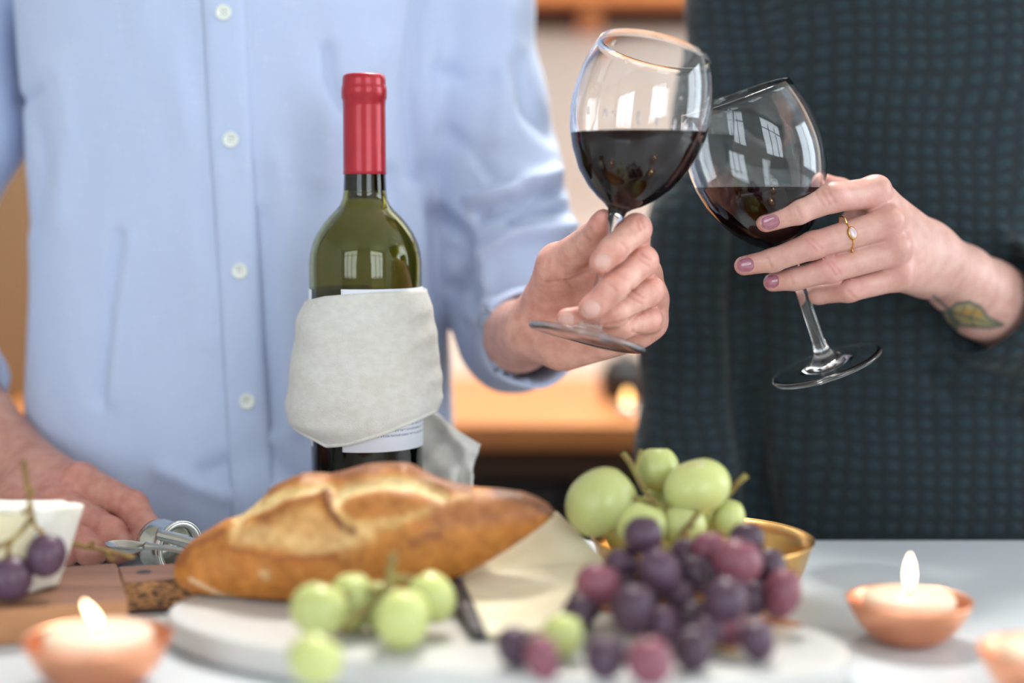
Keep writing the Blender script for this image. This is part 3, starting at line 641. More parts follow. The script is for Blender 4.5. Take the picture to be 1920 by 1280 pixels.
tp = [at(862, 1078, 0.850), at(912, 1203, 0.755), at(1100, 1215, 0.775), at(1136, 1050, 0.862), at(1043, 953, 0.884), at(960, 985, 0.886) - Vector((0, 0, 0.006))]
bt_ = [Vector((p.x + 0.002, p.y + (0.004 if i > 3 else 0.003), TZ + 0.0168)) for i, p in enumerate(tp)]
tp = [p if p.z > TZ + 0.021 else Vector((p.x, p.y, TZ + 0.021)) for p in tp]
mk('cheese_body', *hull_piece(bt_, tp, 0.0012, 4, 0.0005), M['hard'], parent=hch)
ra, rb = at(834, 1086, 0.846), at(884, 1196, 0.757); ra2, rb2 = at(862, 1080, 0.848), at(911, 1203, 0.757)
qz = lambda p, z: Vector((p.x, p.y, z))
mk('rind', *hull_piece([qz(ra, TZ + 0.0168), qz(rb, TZ + 0.0168), qz(rb2, TZ + 0.0168), qz(ra2, TZ + 0.0168)], [ra, qz(rb, TZ + 0.023), qz(rb2, TZ + 0.022), ra2], 0.001, 3, 0.0005), M['hardrind'], parent=hch)

# ------------------------------------------------------------------ copper and brass bowls, candles
BC = on(1315, 1126, TZ)
bw = thing('fruit_bowl', 'hammered brass fruit bowl holding green grapes', 'bowl', BC)
rr = m_(209, BC.y)
prof = [(0.0, 0.001), (0.040, 0.0), (0.047, 0.0015), (0.0535, 0.008), (0.0585, 0.018), (0.0622, 0.029), (rr, 0.038), (rr - 0.0012, 0.0382), (0.0608, 0.029), (0.0571, 0.0185), (0.052, 0.0092), (0.045, 0.0032), (0.0, 0.0025)]
V, F = lathe([tuple(p) for p in catmull([(a, b, 0) for a, b in prof[:7]], 30)[:, :2]] + prof[7:], 80); mk('bowl_shell', V + np.array(BC), F, M['brass'], parent=bw)
pts = [(rr * math.cos(a) + BC.x, rr * math.sin(a) + BC.y, BC.z + 0.038) for a in np.linspace(0, 2 * math.pi, 61)]
mk('rolled_rim', *tube(pts, 0.0009, 8, 121), M['brass'], parent=bw)
def candle(label, base, s, tilt, power, fs=1.0):
    g = thing('candle_bowl', label, 'candle', base, 'copper tealight bowls'); Bn = np.array(base)
    P = [(0.0, 0.0008), (0.0115, 0.0), (0.0145, 0.0006), (0.0205, 0.0040), (0.0262, 0.0098), (0.0305, 0.0168), (0.0335, 0.0238)]
    Pc = [tuple(p) for p in catmull([(a, b, 0) for a, b in P], 28)[:, :2]]
    Q = [(0.0328, 0.0239)] + [(max(0, r - 0.0009), z + 0.0007) for r, z in Pc[::-1][1:]]
    V, F = lathe([(r * s, z * s) for r, z in Pc + Q], 72); mk('copper_bowl', V + Bn, F, M['copper'], parent=g)
    V, F = lathe([(r * s, z * s) for r, z in [(0.0, 0.004), (0.019, 0.005), (0.0238, 0.011), (0.0245, 0.022), (0.0240, 0.0248), (0.0228, 0.0262), (0.020, 0.0268), (0.012, 0.0262), (0.0, 0.0258)]], 64)
    mk('wax', V + Bn, F, M['wax'], parent=g)
    w0 = Vector(base) + Vector((0, 0, 0.0256 * s)); tip = w0 + Vector((tilt * 0.006, 0, 0.0065))
    mk('wick', *tube([w0, w0 + Vector((0.0004, 0, 0.003)), tip], 0.0007, 8), M['wick'], parent=g)
    fl = [(0.0003, 0.0), (0.0022, 0.0022), (0.0031, 0.006), (0.0031, 0.009), (0.0024, 0.0135), (0.0014, 0.0168), (0.0002, 0.0192)]
    fl = [(a * fs ** 0.3, b * fs) for a, b in fl]
    fl = catmull([(a, b, 0) for a, b in fl], 24); V, F = lathe([(max(a, 0), b) for a, b, _ in fl], 24)
    V[:, 0] += tilt * V[:, 2] * (0.6 + V[:, 2] * 12); V = V + np.array(w0) + np.array([0, 0, 0.0034]); mk('flame', V, F, M['flame'], parent=g)
    l = bpy.data.lights.new('candle_light', 'POINT'); l.energy = power; l.color = (1, 0.55, 0.25); l.shadow_soft_size = 0.006
    o = bpy.data.objects.new('candle_light', l); COL.objects.link(o); o.location = w0 + Vector((0, 0, 0.011)); return g
candle('copper candle bowl with a tall upright flame beside the marble board', on(1703, 1203, TZ), 1.0, 0.0, 0.018)
candle('copper candle bowl with a leaning flame in front of the cutting board', on(187, 1288, TZ), 1.07, -0.75, 0.016, 0.62)
candle('copper candle bowl cut off at the right edge of the photograph', on(1974, 1318, TZ), 1.05, 0.05, 0.018)

# ------------------------------------------------------------------ cutlery and jigger by the man's resting hand
def jig(c, ax, r):
    q = Vector(ax).to_track_quat('Z', 'Y').to_matrix()
    P = [(0.66, -1.0), (0.74, -1.02), (0.9, -0.85), (0.96, -0.5), (0.88, -0.1), (0.86, 0.05), (0.93, 0.3), (1.0, 0.62), (0.97, 0.66), (0.80, 0.64), (0.76, 0.2), (0.74, -0.3), (0.66, -0.86)]
    V, F = lathe([(a * r, b * r) for a, b in P] + [(0, -0.86 * r)], 56); return (np.array(q) @ V.T).T + np.array(c), F
jc = Vector(at(318, 1004, 0.972)); jrr = 0.0172; jc.z = TZ + jrr
V, F = jig(jc, (0.72, -0.62, 0.0), jrr); jo = thing('jigger', 'small silver measuring cup lying on its side by the resting hand', 'measuring cup', (jc.x, jc.y, TZ))
mk('cup', V, F, M['steel'], parent=jo)
pts = [tuple(np.array(jc) + np.array(Vector((0.72, -0.62, 0)).normalized() * (0.62 * jrr) + (Vector((0.62, 0.72, 0)).normalized() * math.cos(a) + Vector((0, 0, 1)) * math.sin(a)) * jrr)) for a in np.linspace(0, 2 * math.pi, 41)]
mk('rim', *tube(pts, 0.0011, 8, 81), M['steel'], parent=jo)
# spoon: bowl and handle
spb = at(238, 1019, 0.944); spe = at(470, 1062, 0.885)
def spoon():
    dirv = (at(345, 1032, 0.925) - spb).normalized(); side = Vector((0, 0, 1)).cross(dirv).normalized(); up = dirv.cross(side)
    nu, nv = 26, 15; V = []; F = []
    for layer in (0, 1):
        for i in range(nu):
            u = -1 + 2 * i / (nu - 1); wd = 0.0086 * math.sqrt(max(1e-4, 1 - u * u)) * (1 - 0.18 * u)
            for j in range(nv):
                v = -1 + 2 * j / (nv - 1); dz = -0.0052 * (1 - u * u) * (1 - v * v) - layer * 0.0009
                V.append((spb + dirv * (u * 0.0155) + side * (v * wd) + up * dz)[:])
    n = nu * nv
    for i in range(nu - 1):
        for j in range(nv - 1):
            a, b, c, d = i * nv + j, i * nv + j + 1, (i + 1) * nv + j + 1, (i + 1) * nv + j
            F.append((a, d, c, b)); F.append((a + n, b + n, c + n, d + n))
    ring = [i * nv for i in range(nu)] + [(nu - 1) * nv + j for j in range(1, nv)] + [i * nv + nv - 1 for i in range(nu - 2, -1, -1)] + [j for j in range(nv - 2, 0, -1)]
    for a, b in zip(ring, ring[1:] + ring[:1]): F.append((a, b, b + n, a + n))
    return V, F, dirv
V, F, sd = spoon(); so = thing('spoon', 'silver spoon with its bowl beside the resting hand', 'spoon', spb)
mk('spoon_bowl', V, F, M['steel'], parent=so)
mk('handle', *tube([spb + sd * 0.0148, at(300, 1026, 0.931), at(345, 1033, 0.922), at(410, 1047, 0.91)], [0.0026, 0.0019, 0.0017, 0.0022], 12), M['steel'], parent=so)
kn = thing('butter_knife', 'silver knife whose handle rests on the measuring cup by the bread', 'knife', at(300, 1003, 0.953))
mk('handle', *tube([at(298, 1001, 0.953), at(306, 1004, 0.951), at(345, 1014, 0.942), at(390, 1028, 0.93)], [0.0026, 0.0036, 0.0038, 0.003], 14), M['steel'], parent=kn)
a, b = at(388, 1027, 0.931), at(500, 1075, 0.90); sv = Vector((0, 0.004, 0))
mk('blade', *hull_piece([a - sv, b - sv, b + sv, a + sv], [a - sv + Vector((0, 0, 0.001)), b - sv + Vector((0, 0, 0.001)), b + sv + Vector((0, 0, 0.001)), a + sv + Vector((0, 0, 0.001))], 0.0003, 1, 0), M['steel'], parent=kn)

# ------------------------------------------------------------------ grapes
def grape_mesh(mt):
    bm = bmesh.new(); bmesh.ops.create_uvsphere(bm, u_segments=26, v_segments=18, radius=1.0)
    for v in bm.verts:
        if v.co.z > 0.9: v.co.z -= (v.co.z - 0.9) * 1.2
        v.co *= 1 + 0.02 * noise.noise(v.co * 1.7)
    me = bpy.data.meshes.new('grape'); bm.to_mesh(me); bm.free(); me.polygons.foreach_set('use_smooth', [True] * len(me.polygons)); me.materials.append(mt); return me
GM = {k: grape_mesh(M[k]) for k in ('ggreen', 'gpurple', 'gred')}
def grape(px, py, Y, rx, ry, ang=0, mt='ggreen', parent=None, label=None, group=None):
    sx_, sy_ = rx, ry
    while True:   # rest on the slab, never sink into it
        p = at(px, py, Y); rx, ry = m_(sx_, Y), m_(sy_, Y); ex = math.hypot(rx * math.sin(math.radians(ang)), ry * math.cos(math.radians(ang)))
        if p.z - ex >= TZ + 0.0162 or Y < 0.6: break
        Y -= 0.001
    o = bpy.data.objects.new('grape', GM[mt]); COL.objects.link(o); o.scale = (rx, (rx + ry) / 2 * 0.96, ry); o.rotation_euler = (random.uniform(-0.2, 0.2), math.radians(ang), random.uniform(0, 0.3))
    if parent is not None: o.parent = parent; o.location = p - WL[parent.name]
    else: o.location = p; WL[o.name] = p; tag(o, label, 'grape', group)
    return o
def stalks(parent, lists, mt, r=0.0011):
    parts = []
    for L_ in lists:
        P = [at(*q) for q in L_]; n = len(P); parts.append(tube(P, [r * (1.25 - 0.45 * i / max(1, n - 1)) for i in range(n - 1)] + [r * 1.25], 8, 6 * n))
    mk('stalk', *merge(*parts), mt, parent=parent)
gb = thing('grape_bunch', 'small bunch of green grapes in front of the bread', 'grapes', on(700, 1200, TZ + 0.016))
for a in [(598, 1142, .752, 56, 52, 20), (660, 1128, .775, 48, 58, 0), (755, 1160, .745, 52, 60, 10), (808, 1120, .772, 46, 52, -30), (592, 1236, .722, 54, 50, 30), (712, 1135, .79, 40, 50, 0)]: grape(*a, parent=gb)
stalks(gb, [[(738, 1038, .775), (732, 1068, .77), (722, 1100, .765), (700, 1130, .765), (640, 1180, .75)], [(722, 1100, .765), (745, 1108, .76), (758, 1125, .752)], [(728, 1085, .768), (765, 1085, .772), (795, 1095, .772)], [(715, 1110, .765), (680, 1105, .77), (640, 1120, .76)]], M['stem'], 0.0018)
gw = thing('grape_bunch', 'bunch of large green grapes heaped in the brass bowl', 'grapes', (BC.x, BC.y, TZ + 0.004))
for a in [(1127, 941, .868, 62, 72, 52), (1233, 878, .892, 42, 42, 0), (1308, 912, .868, 66, 52, -15), (1204, 985, .858, 52, 46, 20), (1366, 972, .872, 32, 38, 10), (1283, 985, .862, 44, 44, 0), (1250, 950, .905, 48, 48, 0), (1325, 985, .90, 48, 44, 0), (1180, 1000, .91, 45, 45, 0), (1260, 1020, .91, 45, 45, 0)]: grape(*a, parent=gw)
stalks(gw, [[(1168, 850, .88), (1182, 868, .876), (1192, 888, .872), (1204, 912, .868), (1225, 938, .864), (1248, 962, .862)], [(1202, 846, .882), (1196, 868, .876), (1190, 886, .872)], [(1400, 890, .868), (1384, 905, .868), (1368, 925, .87), (1345, 950, .872)], [(1225, 938, .864), (1195, 935, .86), (1170, 930, .86)], [(1310, 960, .855), (1290, 985, .85), (1275, 1005, .848), (1262, 1020, .846)], [(1248, 962, .862), (1270, 975, .855), (1300, 985, .85)]], M['stem'], 0.0016)
gp = thing('grape_bunch', 'bunch of dark purple grapes tumbling from the bowl onto the marble', 'grapes', on(1250, 1240, TZ + 0.016))
for a in [(1206, 1003, .80, 36, 36, 0, 'gpurple'), (1400, 1010, .81, 33, 32, 0, 'gpurple'), (1383, 1052, .775, 46, 42, 20, 'gred'), (1238, 1072, .775, 38, 48, -30, 'gpurple'), (1122, 1096, .775, 42, 40, 20, 'gred'), (1188, 1142, .745, 40, 48, 10, 'gpurple'),
          (1084, 1152, .757, 30, 38, 15, 'gpurple'), (1360, 1130, .745, 40, 50, 15, 'gpurple'), (1466, 1112, .778, 34, 48, 15, 'gred'), (1420, 1198, .731, 32, 42, -15, 'gpurple'), (1135, 1232, .712, 38, 42, 10, 'gpurple'), (1218, 1240, .708, 42, 46, -10, 'gred'),
          (1298, 1216, .722, 38, 42, 0, 'gpurple'), (1275, 1118, .775, 28, 30, 0, 'gpurple'), (1362, 1182, .75, 36, 36, 0, 'gred'), (1330, 1028, .80, 34, 32, 0, 'gred'), (1300, 1075, .79, 34, 36, 0, 'gpurple'), (1165, 1060, .80, 32, 34, 0, 'gpurple'), (1240, 1170, .76, 34, 36, 0, 'gpurple'), (1410, 1120, .785, 32, 34, 0, 'gpurple'), (1160, 1105, .79, 34, 36, 0, 'gpurple'), (1212, 1112, .79, 32, 32, 0, 'gpurple'), (1330, 1082, .80, 36, 34, 0, 'gpurple'), (1440, 1062, .805, 34, 36, 0, 'gpurple'), (1296, 1160, .772, 36, 34, 0, 'gpurple'), (1326, 1188, .76, 32, 34, 0, 'gpurple'), (1288, 1040, .81, 32, 32, 0, 'gpurple'), (1098, 1130, .785, 32, 32, 0, 'gpurple'), ]: grape(a[0], a[1], a[2], a[3] * 1.06, a[4] * 1.06, *a[5:], parent=gp)
stalks(gp, [[(1290, 1000, .825), (1280, 1050, .815), (1275, 1100, .80), (1262, 1150, .785), (1275, 1190, .765)], [(1278, 1085, .80), (1320, 1090, .80), (1390, 1100, .795)], [(1272, 1115, .79), (1220, 1100, .795), (1150, 1110, .80)], [(1262, 1150, .782), (1220, 1165, .775), (1170, 1180, .768)], [(1272, 1180, .77), (1310, 1200, .745), (1340, 1212, .727), (1362, 1222, .72), (1385, 1225, .718)]], M['stemdry'], 0.0016)
gl = thing('grape_bunch', 'pair of dark grapes on a dry forked stalk against the soft cheese', 'grapes', on(50, 1095, ZB))
for a in [(87, 1040, .826, 38, 43, 10, 'gpurple'), (18, 1083, .818, 44, 44, -20, 'gpurple')]: grape(*a, parent=gl)
stalks(gl, [[(44, 864, .825), (49, 895, .825), (54, 930, .824), (60, 965, .822), (66, 985, .822), (80, 1000, .824)], [(60, 968, .822), (45, 990, .818), (22, 1012, .815), (-10, 1028, .815)], [(53, 922, .824), (63, 921, .822), (66, 918, .822)], [(58, 948, .824), (50, 957, .82), (44, 962, .818)], [(22, 1012, .815), (15, 1030, .816), (16, 1045, .818)]], M['stemdry'], 0.0013)
st = thing('grape_stalk', 'bare dry grape stalk poking out behind the soft cheese', 'stalk', at(137, 1022, 0.862))
stalks(st, [[(130, 1018, .868), (160, 1025, .866), (200, 1032, .866), (252, 1045, .864)], [(137, 1020, .868), (134, 1010, .868), (138, 1003, .868)], [(200, 1032, .866), (205, 1045, .864), (216, 1048, .864)], [(165, 1025, .866), (172, 1018, .866), (178, 1017, .866)]], M['stemdry'], 0.0011)
grape(967, 1212, .716, 42, 37, 60, 'gpurple', None, 'loose dark grape in front of the hard cheese, partly behind another', 'loose grapes on the marble')
grape(1018, 1234, .708, 46, 34, 80, 'gred', None, 'loose reddish grape nearest the front edge of the marble, touching a darker one', 'loose grapes on the marble')
grape(1054, 1192, .74, 40, 46, 20, 'ggreen', None, 'loose green grape between the hard cheese and the purple bunch', 'loose grapes on the marble')
# ------------------------------------------------------------------ people
def vnorm(V, F):
    a = V[F[:, 2]] - V[F[:, 0]]; b = V[F[:, 3]] - V[F[:, 1]]; n = np.cross(a, b); N = np.zeros_like(V)
    for i in range(4): np.add.at(N, F[:, i], n)
    return N / (np.linalg.norm(N, axis=1)[:, None] + 1e-12)
def hand_mesh(fingers, palm, fore, h=0.001, kp=0.011, kf=0.0045, bumps=()):
    lists = fingers + [fore] + [[a, b] for a, b in palm]
    lo, hi = bounds(lists)
    def f(g):
        d = None
        for (a, ra), (b, rb) in palm:
            s = cap(g, a, b, ra, rb); d = s if d is None else smin(d, s, kp)
        d = smin(d, chain(g, fore, 0.006), 0.012)
        for p, r in bumps: d = smin(d, cap(g, p, p + 1e-5, r, r), 0.006)
        out = d
        for fg in fingers: out = smin(out, smin(d, chain(g, fg), kf), 0.0007)
        return out
    return snet(f, lo, hi, h, 2)
def skin_cols(V, base, red, pts):
    C = np.tile(np.array(lin(base)), (len(V), 1)); R = np.array(lin(red))
    for p, r, k in pts:
        w_ = np.exp(-(((V - np.array(p)) ** 2).sum(1)) / r ** 2) * k; C = C * (1 - w_[:, None]) + R * w_[:, None]
    n = np.array([noise.noise(Vector(p) * 60) for p in V]); return C * (1 + 0.06 * n[:, None])
def etch(V, F, C, lines, s, ox, oy, dark, depth=0.0005, wd=3.0):
    N = vnorm(V, F); qx, qy = proj(V); f = N[:, 1] < 0.1
    for P in lines:
        P = [(ox + x / s, oy + y / s) for x, y in P]; d = dseg(qx, qy, P); k = np.exp(-(d / wd) ** 2) * f
        V = V - N * (k * depth)[:, None]; C = C * (1 - 0.28 * k[:, None]) + np.array(lin(dark)) * 0.28 * k[:, None]
    return V, C
def nail(parent, bvh, px, py, tip, dip, ln, wd, mt, squash=0.0):
    d = ray(px, py).normalized(); h = bvh.ray_cast(CAM, d)
    if h[0] is None: return
    p, n = h[0], h[1].normalized()
    if n.dot(d) > 0: n = -n
    ax = (Vector(tip) - Vector(dip)); ax = (ax - n * ax.dot(n)).normalized(); sd = n.cross(ax); V = []; F = []; m = 13
    for lay in (0, 1):
        for i in range(m):
            for j in range(m):
                u, v = -1 + 2 * i / (m - 1), -1 + 2 * j / (m - 1)
                uu, vv = u * math.sqrt(1 - v * v / 2), v * math.sqrt(1 - u * u / 2); uu *= 1 + 0.1 * abs(v); 
                q = p + ax * (uu * ln) + sd * (vv * wd); hh = bvh.ray_cast(q + n * 0.012, -n)
                g = hh[0] if hh[0] is not None and (hh[0] - q).length < 0.006 else q - n * (vv * vv * wd * 0.5)
                e = max(abs(uu), abs(vv)); rim = max(0, (math.hypot(uu, vv) - 0.8) / 0.25)
                V.append((g + n * ((0.0005 - 0.0004 * min(1, rim)) if lay == 0 else -0.0006))[:])
    for i in range(m - 1):
        for j in range(m - 1):
            a = i * m + j; F.append((a, a + m, a + m + 1, a + 1)); b = a + m * m; F.append((b, b + 1, b + m + 1, b + m))
    ring = [i * m for i in range(m)] + [(m - 1) * m + j for j in range(1, m)] + [i * m + m - 1 for i in range(m - 2, -1, -1)] + [j for j in range(m - 2, 0, -1)]
    for a, b in zip(ring, ring[1:] + ring[:1]): F.append((a, b, b + m * m, a + m * m))
    return mk('fingernail', V, F, mt, parent=parent)
def torso_f(zs, a_, cx_, cy_, b_, p=2.5):
    def f(g, off=0.0):
        x, y, z = g; zz = z.ravel(); sh = z.shape
        a = np.interp(zz, zs, a_).reshape(sh) - off; cx = np.interp(zz, zs, cx_).reshape(sh); cy = np.interp(zz, zs, cy_).reshape(sh); b = np.interp(zz, zs, b_).reshape(sh) - off
        return ((np.abs((x - cx) / a) ** p + np.abs((y - cy) / b) ** p) ** (1 / p) - 1) * np.minimum(a, b)
    return f
def head_f(g, c):
    x, y, z = c
    d = ell(g, (x, y + 0.01, z + 0.02), (0.075, 0.096, 0.105)); d = smin(d, ell(g, (x, y - 0.025, z - 0.055), (0.054, 0.062, 0.07)), 0.03)
    d = smin(d, cap(g, (x, y - 0.086, z + 0.012), (x, y - 0.108, z - 0.022), 0.008, 0.012), 0.012)
    for s in (-1, 1):
        d = smin(d, ell(g, (x + s * 0.077, y + 0.012, z), (0.008, 0.018, 0.032)), 0.006)
        d = -smin(-d, ell(g, (x + s * 0.031, y - 0.094, z + 0.016), (0.015, 0.012, 0.009)), 0.008)
        d = smin(d, ell(g, (x + s * 0.031, y - 0.076, z + 0.016), (0.013, 0.012, 0.011)), 0.003)
    for dz in (-0.052, -0.061): d = smin(d, ell(g, (x, y - 0.083, z + dz), (0.024, 0.009, 0.006)), 0.004)
    d = smin(d, cap(g, (x, y + 0.02, z - 0.06), (x, y + 0.035, z - 0.2), 0.052, 0.06), 0.03); return d
def cat(*ms):
    V = np.concatenate([m[0] for m in ms]); n = 0; F = []; C = np.concatenate([m[2] for m in ms])
    for m in ms: F.append(m[1] + n); n += len(m[0])
    return V, np.concatenate(F), C
def lower_body(parent, x, y, mt):
    def f(g):
        d = smin(ell(g, (x, y, 0.93), (0.155, 0.115, 0.15)), cap(g, (x - 0.08, y, 0.86), (x - 0.095, y, 0.48), 0.082, 0.06), 0.03)
        d = smin(d, cap(g, (x + 0.08, y, 0.86), (x + 0.095, y, 0.48), 0.082, 0.06), 0.03)
        for s in (-1, 1): d = smin(d, cap(g, (x + s * 0.095, y, 0.48), (x + s * 0.1, y + 0.01, 0.08), 0.06, 0.05), 0.02)
        return d
    V, F = snet(f, (x - 0.25, y - 0.2, 0.02), (x + 0.25, y + 0.2, 1.05), 0.01); V[:, 2] = np.maximum(V[:, 2], 0.045); mk('trousers', V, F, mt, parent=parent)
    for s in (-1, 1):
        def f2(g):
            d = cap(g, (x + s * 0.1, y + 0.03, 0.05), (x + s * 0.11, y - 0.15, 0.032), 0.045, 0.034); d = smin(d, cap(g, (x + s * 0.1, y + 0.02, 0.06), (x + s * 0.1, y + 0.015, 0.11), 0.045, 0.045), 0.02)
            return np.maximum(d, -g[2] + 0.004)
        V, F = snet(f2, (x + s * 0.1 - 0.08, y - 0.24, -0.01), (x + s * 0.1 + 0.09, y + 0.12, 0.17), 0.006); mk('shoe', V, F, M['shoe'], parent=parent)
def cuff_band(name, parent, c, axis, r, ln, mt, th_=0.003, wob=0.04):
    q = np.array(Vector(axis).to_track_quat('Z', 'Y').to_matrix()); n = 72; V = []; F = []
    prof = [(1, 0), (1 + th_ / r, 0.0015), (1 + th_ / r * 1.3, ln * 0.3), (1 + th_ / r, ln - 0.0015), (1, ln), (1 - 0.001 / r, ln * 0.7), (1 - 0.001 / r, 0.002)]
    for a, z in prof:
        for k in range(n):
            t = 2 * math.pi * k / n; R = r * a * (1 + wob * math.sin(2 * t + 0.8) + wob * 0.5 * math.sin(5 * t + 2)); V.append((R * math.cos(t), R * math.sin(t), z + 0.002 * math.sin(3 * t)))
    m = len(prof)
    for i in range(m):
        for k in range(n): F.append((i * n + k, i * n + (k + 1) % n, ((i + 1) % m) * n + (k + 1) % n, ((i + 1) % m) * n + k))
    return mk(name, (q @ np.array(V).T).T + np.array(c), F, mt, parent=parent)
def v(p): return np.array(tuple(p))

# ---- the man
mx_, my_ = -0.215, 1.235
zs = [0.80, 0.90, 0.96, 1.0865, 1.15, 1.21, 1.30, 1.40, 1.46]
mtor = torso_f(zs, [.165, .168, .168, .161, .160, .163, .168, .15, .08], [-.213] * 9, [1.225, 1.222, 1.22, 1.218, 1.22, 1.222, 1.225, 1.235, 1.24], [.115, .115, .114, .112, .113, .116, .118, .09, .06])
LS = [(v(at(870, -150, 1.24)), .058), (v(at(880, 0, 1.235)), .047), (v(at(905, 200, 1.225)), .047), (v(at(925, 320, 1.215)), .0495), (v(at(940, 420, 1.205)), .0505), (v(at(946, 530, 1.19)), .046), (v(at(960, 630, 1.17)), .0395), (v(at(1000, 632, 1.105)), .0345)]
RS = [(v(at(-20, -150, 1.24)), .058), (v(at(-75, 0, 1.235)), .047), (v(at(-72, 240, 1.225)), .047), (v(at(-152, 420, 1.22)), .046), (v(at(-165, 620, 1.22)), .050), (v(at(-118, 690, 1.19)), .044), (v(at(-95, 722, 1.165)), .040)]
def shirt_f(g):
    d = mtor(g); d = smin(d, cap(g, (-.385, 1.24, 1.40), (-.05, 1.24, 1.40), .06, .06), .05)
    for S in (LS, RS):
        tr = d; d = chain(g, S, .02)
        e = S[-1][0]; q = S[-2][0]; dr = (e - q) / np.linalg.norm(e - q)
        d = np.maximum(d, -cap(g, e - dr * 0.055, e + dr * 0.06, S[-1][1] - .0035, S[-1][1] - .0025))
        x, y, z = g; pl = (x - e[0]) * dr[0] + (y - e[1]) * dr[1] + (z - e[2]) * dr[2]
        near = np.sqrt((x - e[0]) ** 2 + (y - e[1]) ** 2 + (z - e[2]) ** 2) - 0.075
        d = np.maximum(d, -np.maximum(-(pl - 0.004), near)); d = smin(tr, d, .007)
    d = np.maximum(d, 0.84 - g[2]); d = np.maximum(d, -cap(g, (-.215, 1.235, 1.40), (-.215, 1.235, 1.6), .05, .07)); return d
SVt, SFt = snet(shirt_f, (-.56, 1.05, .82), (.12, 1.36, 1.49), 0.004, 3)
N = vnorm(SVt, SFt); qx, qy = proj(SVt); fr = np.clip(-N[:, 1] * 2 + 0.3, 0, 1)
disp = np.array([noise.noise(Vector((p[0] * 16, p[1] * 10, p[2] * 4.5))) * 0.0036 + noise.noise(Vector((p[0] * 42 + p[2] * 8, p[1] * 20, p[2] * 13 + 7))) * 0.0016 for p in SVt])
FOLD = [([(805, -20), (778, 170), (783, 240), (794, 318)], 20, -.0125), ([(1052, 352), (985, 378), (900, 404)], 11, -.009), ([(1058, 392), (1000, 398), (955, 420)], 8, -.007), ([(1040, 325), (960, 352), (885, 376)], 12, .006), ([(1060, 425), (960, 440), (905, 480)], 16, .007),
        ([(820, 400), (868, 440), (880, 500), (845, 540)], 13, -.009), ([(910, 500), (915, 560), (925, 600)], 14, .005), ([(850, 470), (870, 530), (905, 560)], 12, -.004), ([(900, 300), (930, 340), (1000, 350)], 12, -.003), ([(830, 130), (870, 150), (920, 140)], 16, -.003), ([(840, 250), (900, 290), (960, 280)], 16, -.003), ([(1040, 250), (985, 200), (965, 120)], 18, -.004), ([(950, 20), (960, 120), (940, 260)], 22, .003),
        ([(612, 95), (618, 150), (640, 210)], 12, -.004), ([(700, 100), (640, 190), (600, 330)], 30, .003), ([(222, 440), (205, 560), (188, 750)], 10, -.0035), ([(250, 450), (230, 600), (215, 750)], 16, .002), ([(490, 400), (500, 600), (515, 800)], 14, -.003), ([(520, 300), (540, 500), (560, 800)], 22, .003),
        ([(40, 190), (70, 170)], 10, -.003), ([(60, 200), (80, 300), (60, 420)], 16, -.002), ([(110, 130), (130, 260), (110, 420)], 22, .002), ([(730, 330), (745, 470), (770, 640)], 16, -.004), ([(770, 360), (790, 480), (805, 600)], 14, .003), ([(380, 890), (500, 840), (560, 900)], 16, -.003), ([(300, 880), (420, 930), (540, 910)], 18, .003), ([(330, 60), (350, 300), (380, 640)], 24, .0015), ([(900, 650), (930, 700), (985, 715)], 10, -.003), ([(885, 590), (930, 640), (940, 690)], 12, .003)]
for P, wd, dp in FOLD: disp += dp * (1.7 if P[0][0] > 780 else 1.5) * np.exp(-(dseg(qx, qy, P) / wd) ** 2) * fr
disp = np.clip(disp, -.0125, .012); SVt = SVt + N * disp[:, None]

# hand holding the glass
I4 = P4([(1186, 478, .985, 10.5), (1193, 429, .946, 9.2), (1150, 468, .927, 8.4), (1127, 491, .925, 7.3)])
M4 = P4([(1208, 515, .99, 10.8), (1205, 489, .950, 9.4), (1150, 540, .9285, 8.7), (1108, 579, .926, 7.7)])
R4 = P4([(1222, 560, .995, 10.2), (1218, 545, .957, 9.0), (1150, 588, .939, 8.2), (1064, 598, .938, 6.9)])
L4 = P4([(1222, 604, 1.0, 9.2), (1216, 598, .967, 8.2), (1165, 613, .949, 7.3), (1128, 618, .95, 6.4)])
T4 = P4([(1028, 562, 1.022, 15.5), (1048, 496, .998, 12.8), (1108, 447, .970, 9.2), (1126, 421, .954, 7.0), (1131, 409, .9505, 5.8)])
W = P4([(1005, 615, 1.045, 23)])[0]
fore = P4([(1005, 615, 1.045, 22.5), (972, 630, 1.10, 24.5), (935, 640, 1.20, 31)])
pal = [P4([(1186, 478, .988, 11), (1040, 560, 1.03, 17)]), P4([(1208, 515, .992, 11), (1035, 590, 1.035, 17)]), P4([(1222, 560, .997, 10.5), (1032, 618, 1.035, 17)]), P4([(1222, 604, 1.0, 10), (1050, 640, 1.025, 17)]),
       P4([(1028, 562, 1.022, 15), (1048, 496, .998, 12.5)]), P4([(1048, 500, 1.0, 11), (1150, 505, .992, 8)]), P4([(1190, 620, 1.0, 11), (1060, 645, 1.02, 15)])]
hv, hf = hand_mesh([I4, M4, R4, L4, T4], pal, fore)
tips = [(c[-1][0], .013, .5) for c in (I4, M4, R4, L4, T4)] + [(c[1][0], .012, .4) for c in (I4, M4, R4, L4)] + [(c[0][0], .016, .3) for c in (I4, M4, R4, L4, T4)] + [(v(at(1040, 560, 1.0)), .04, .3)]
hc_ = skin_cols(hv, (220, 172, 156), (212, 130, 120), tips)
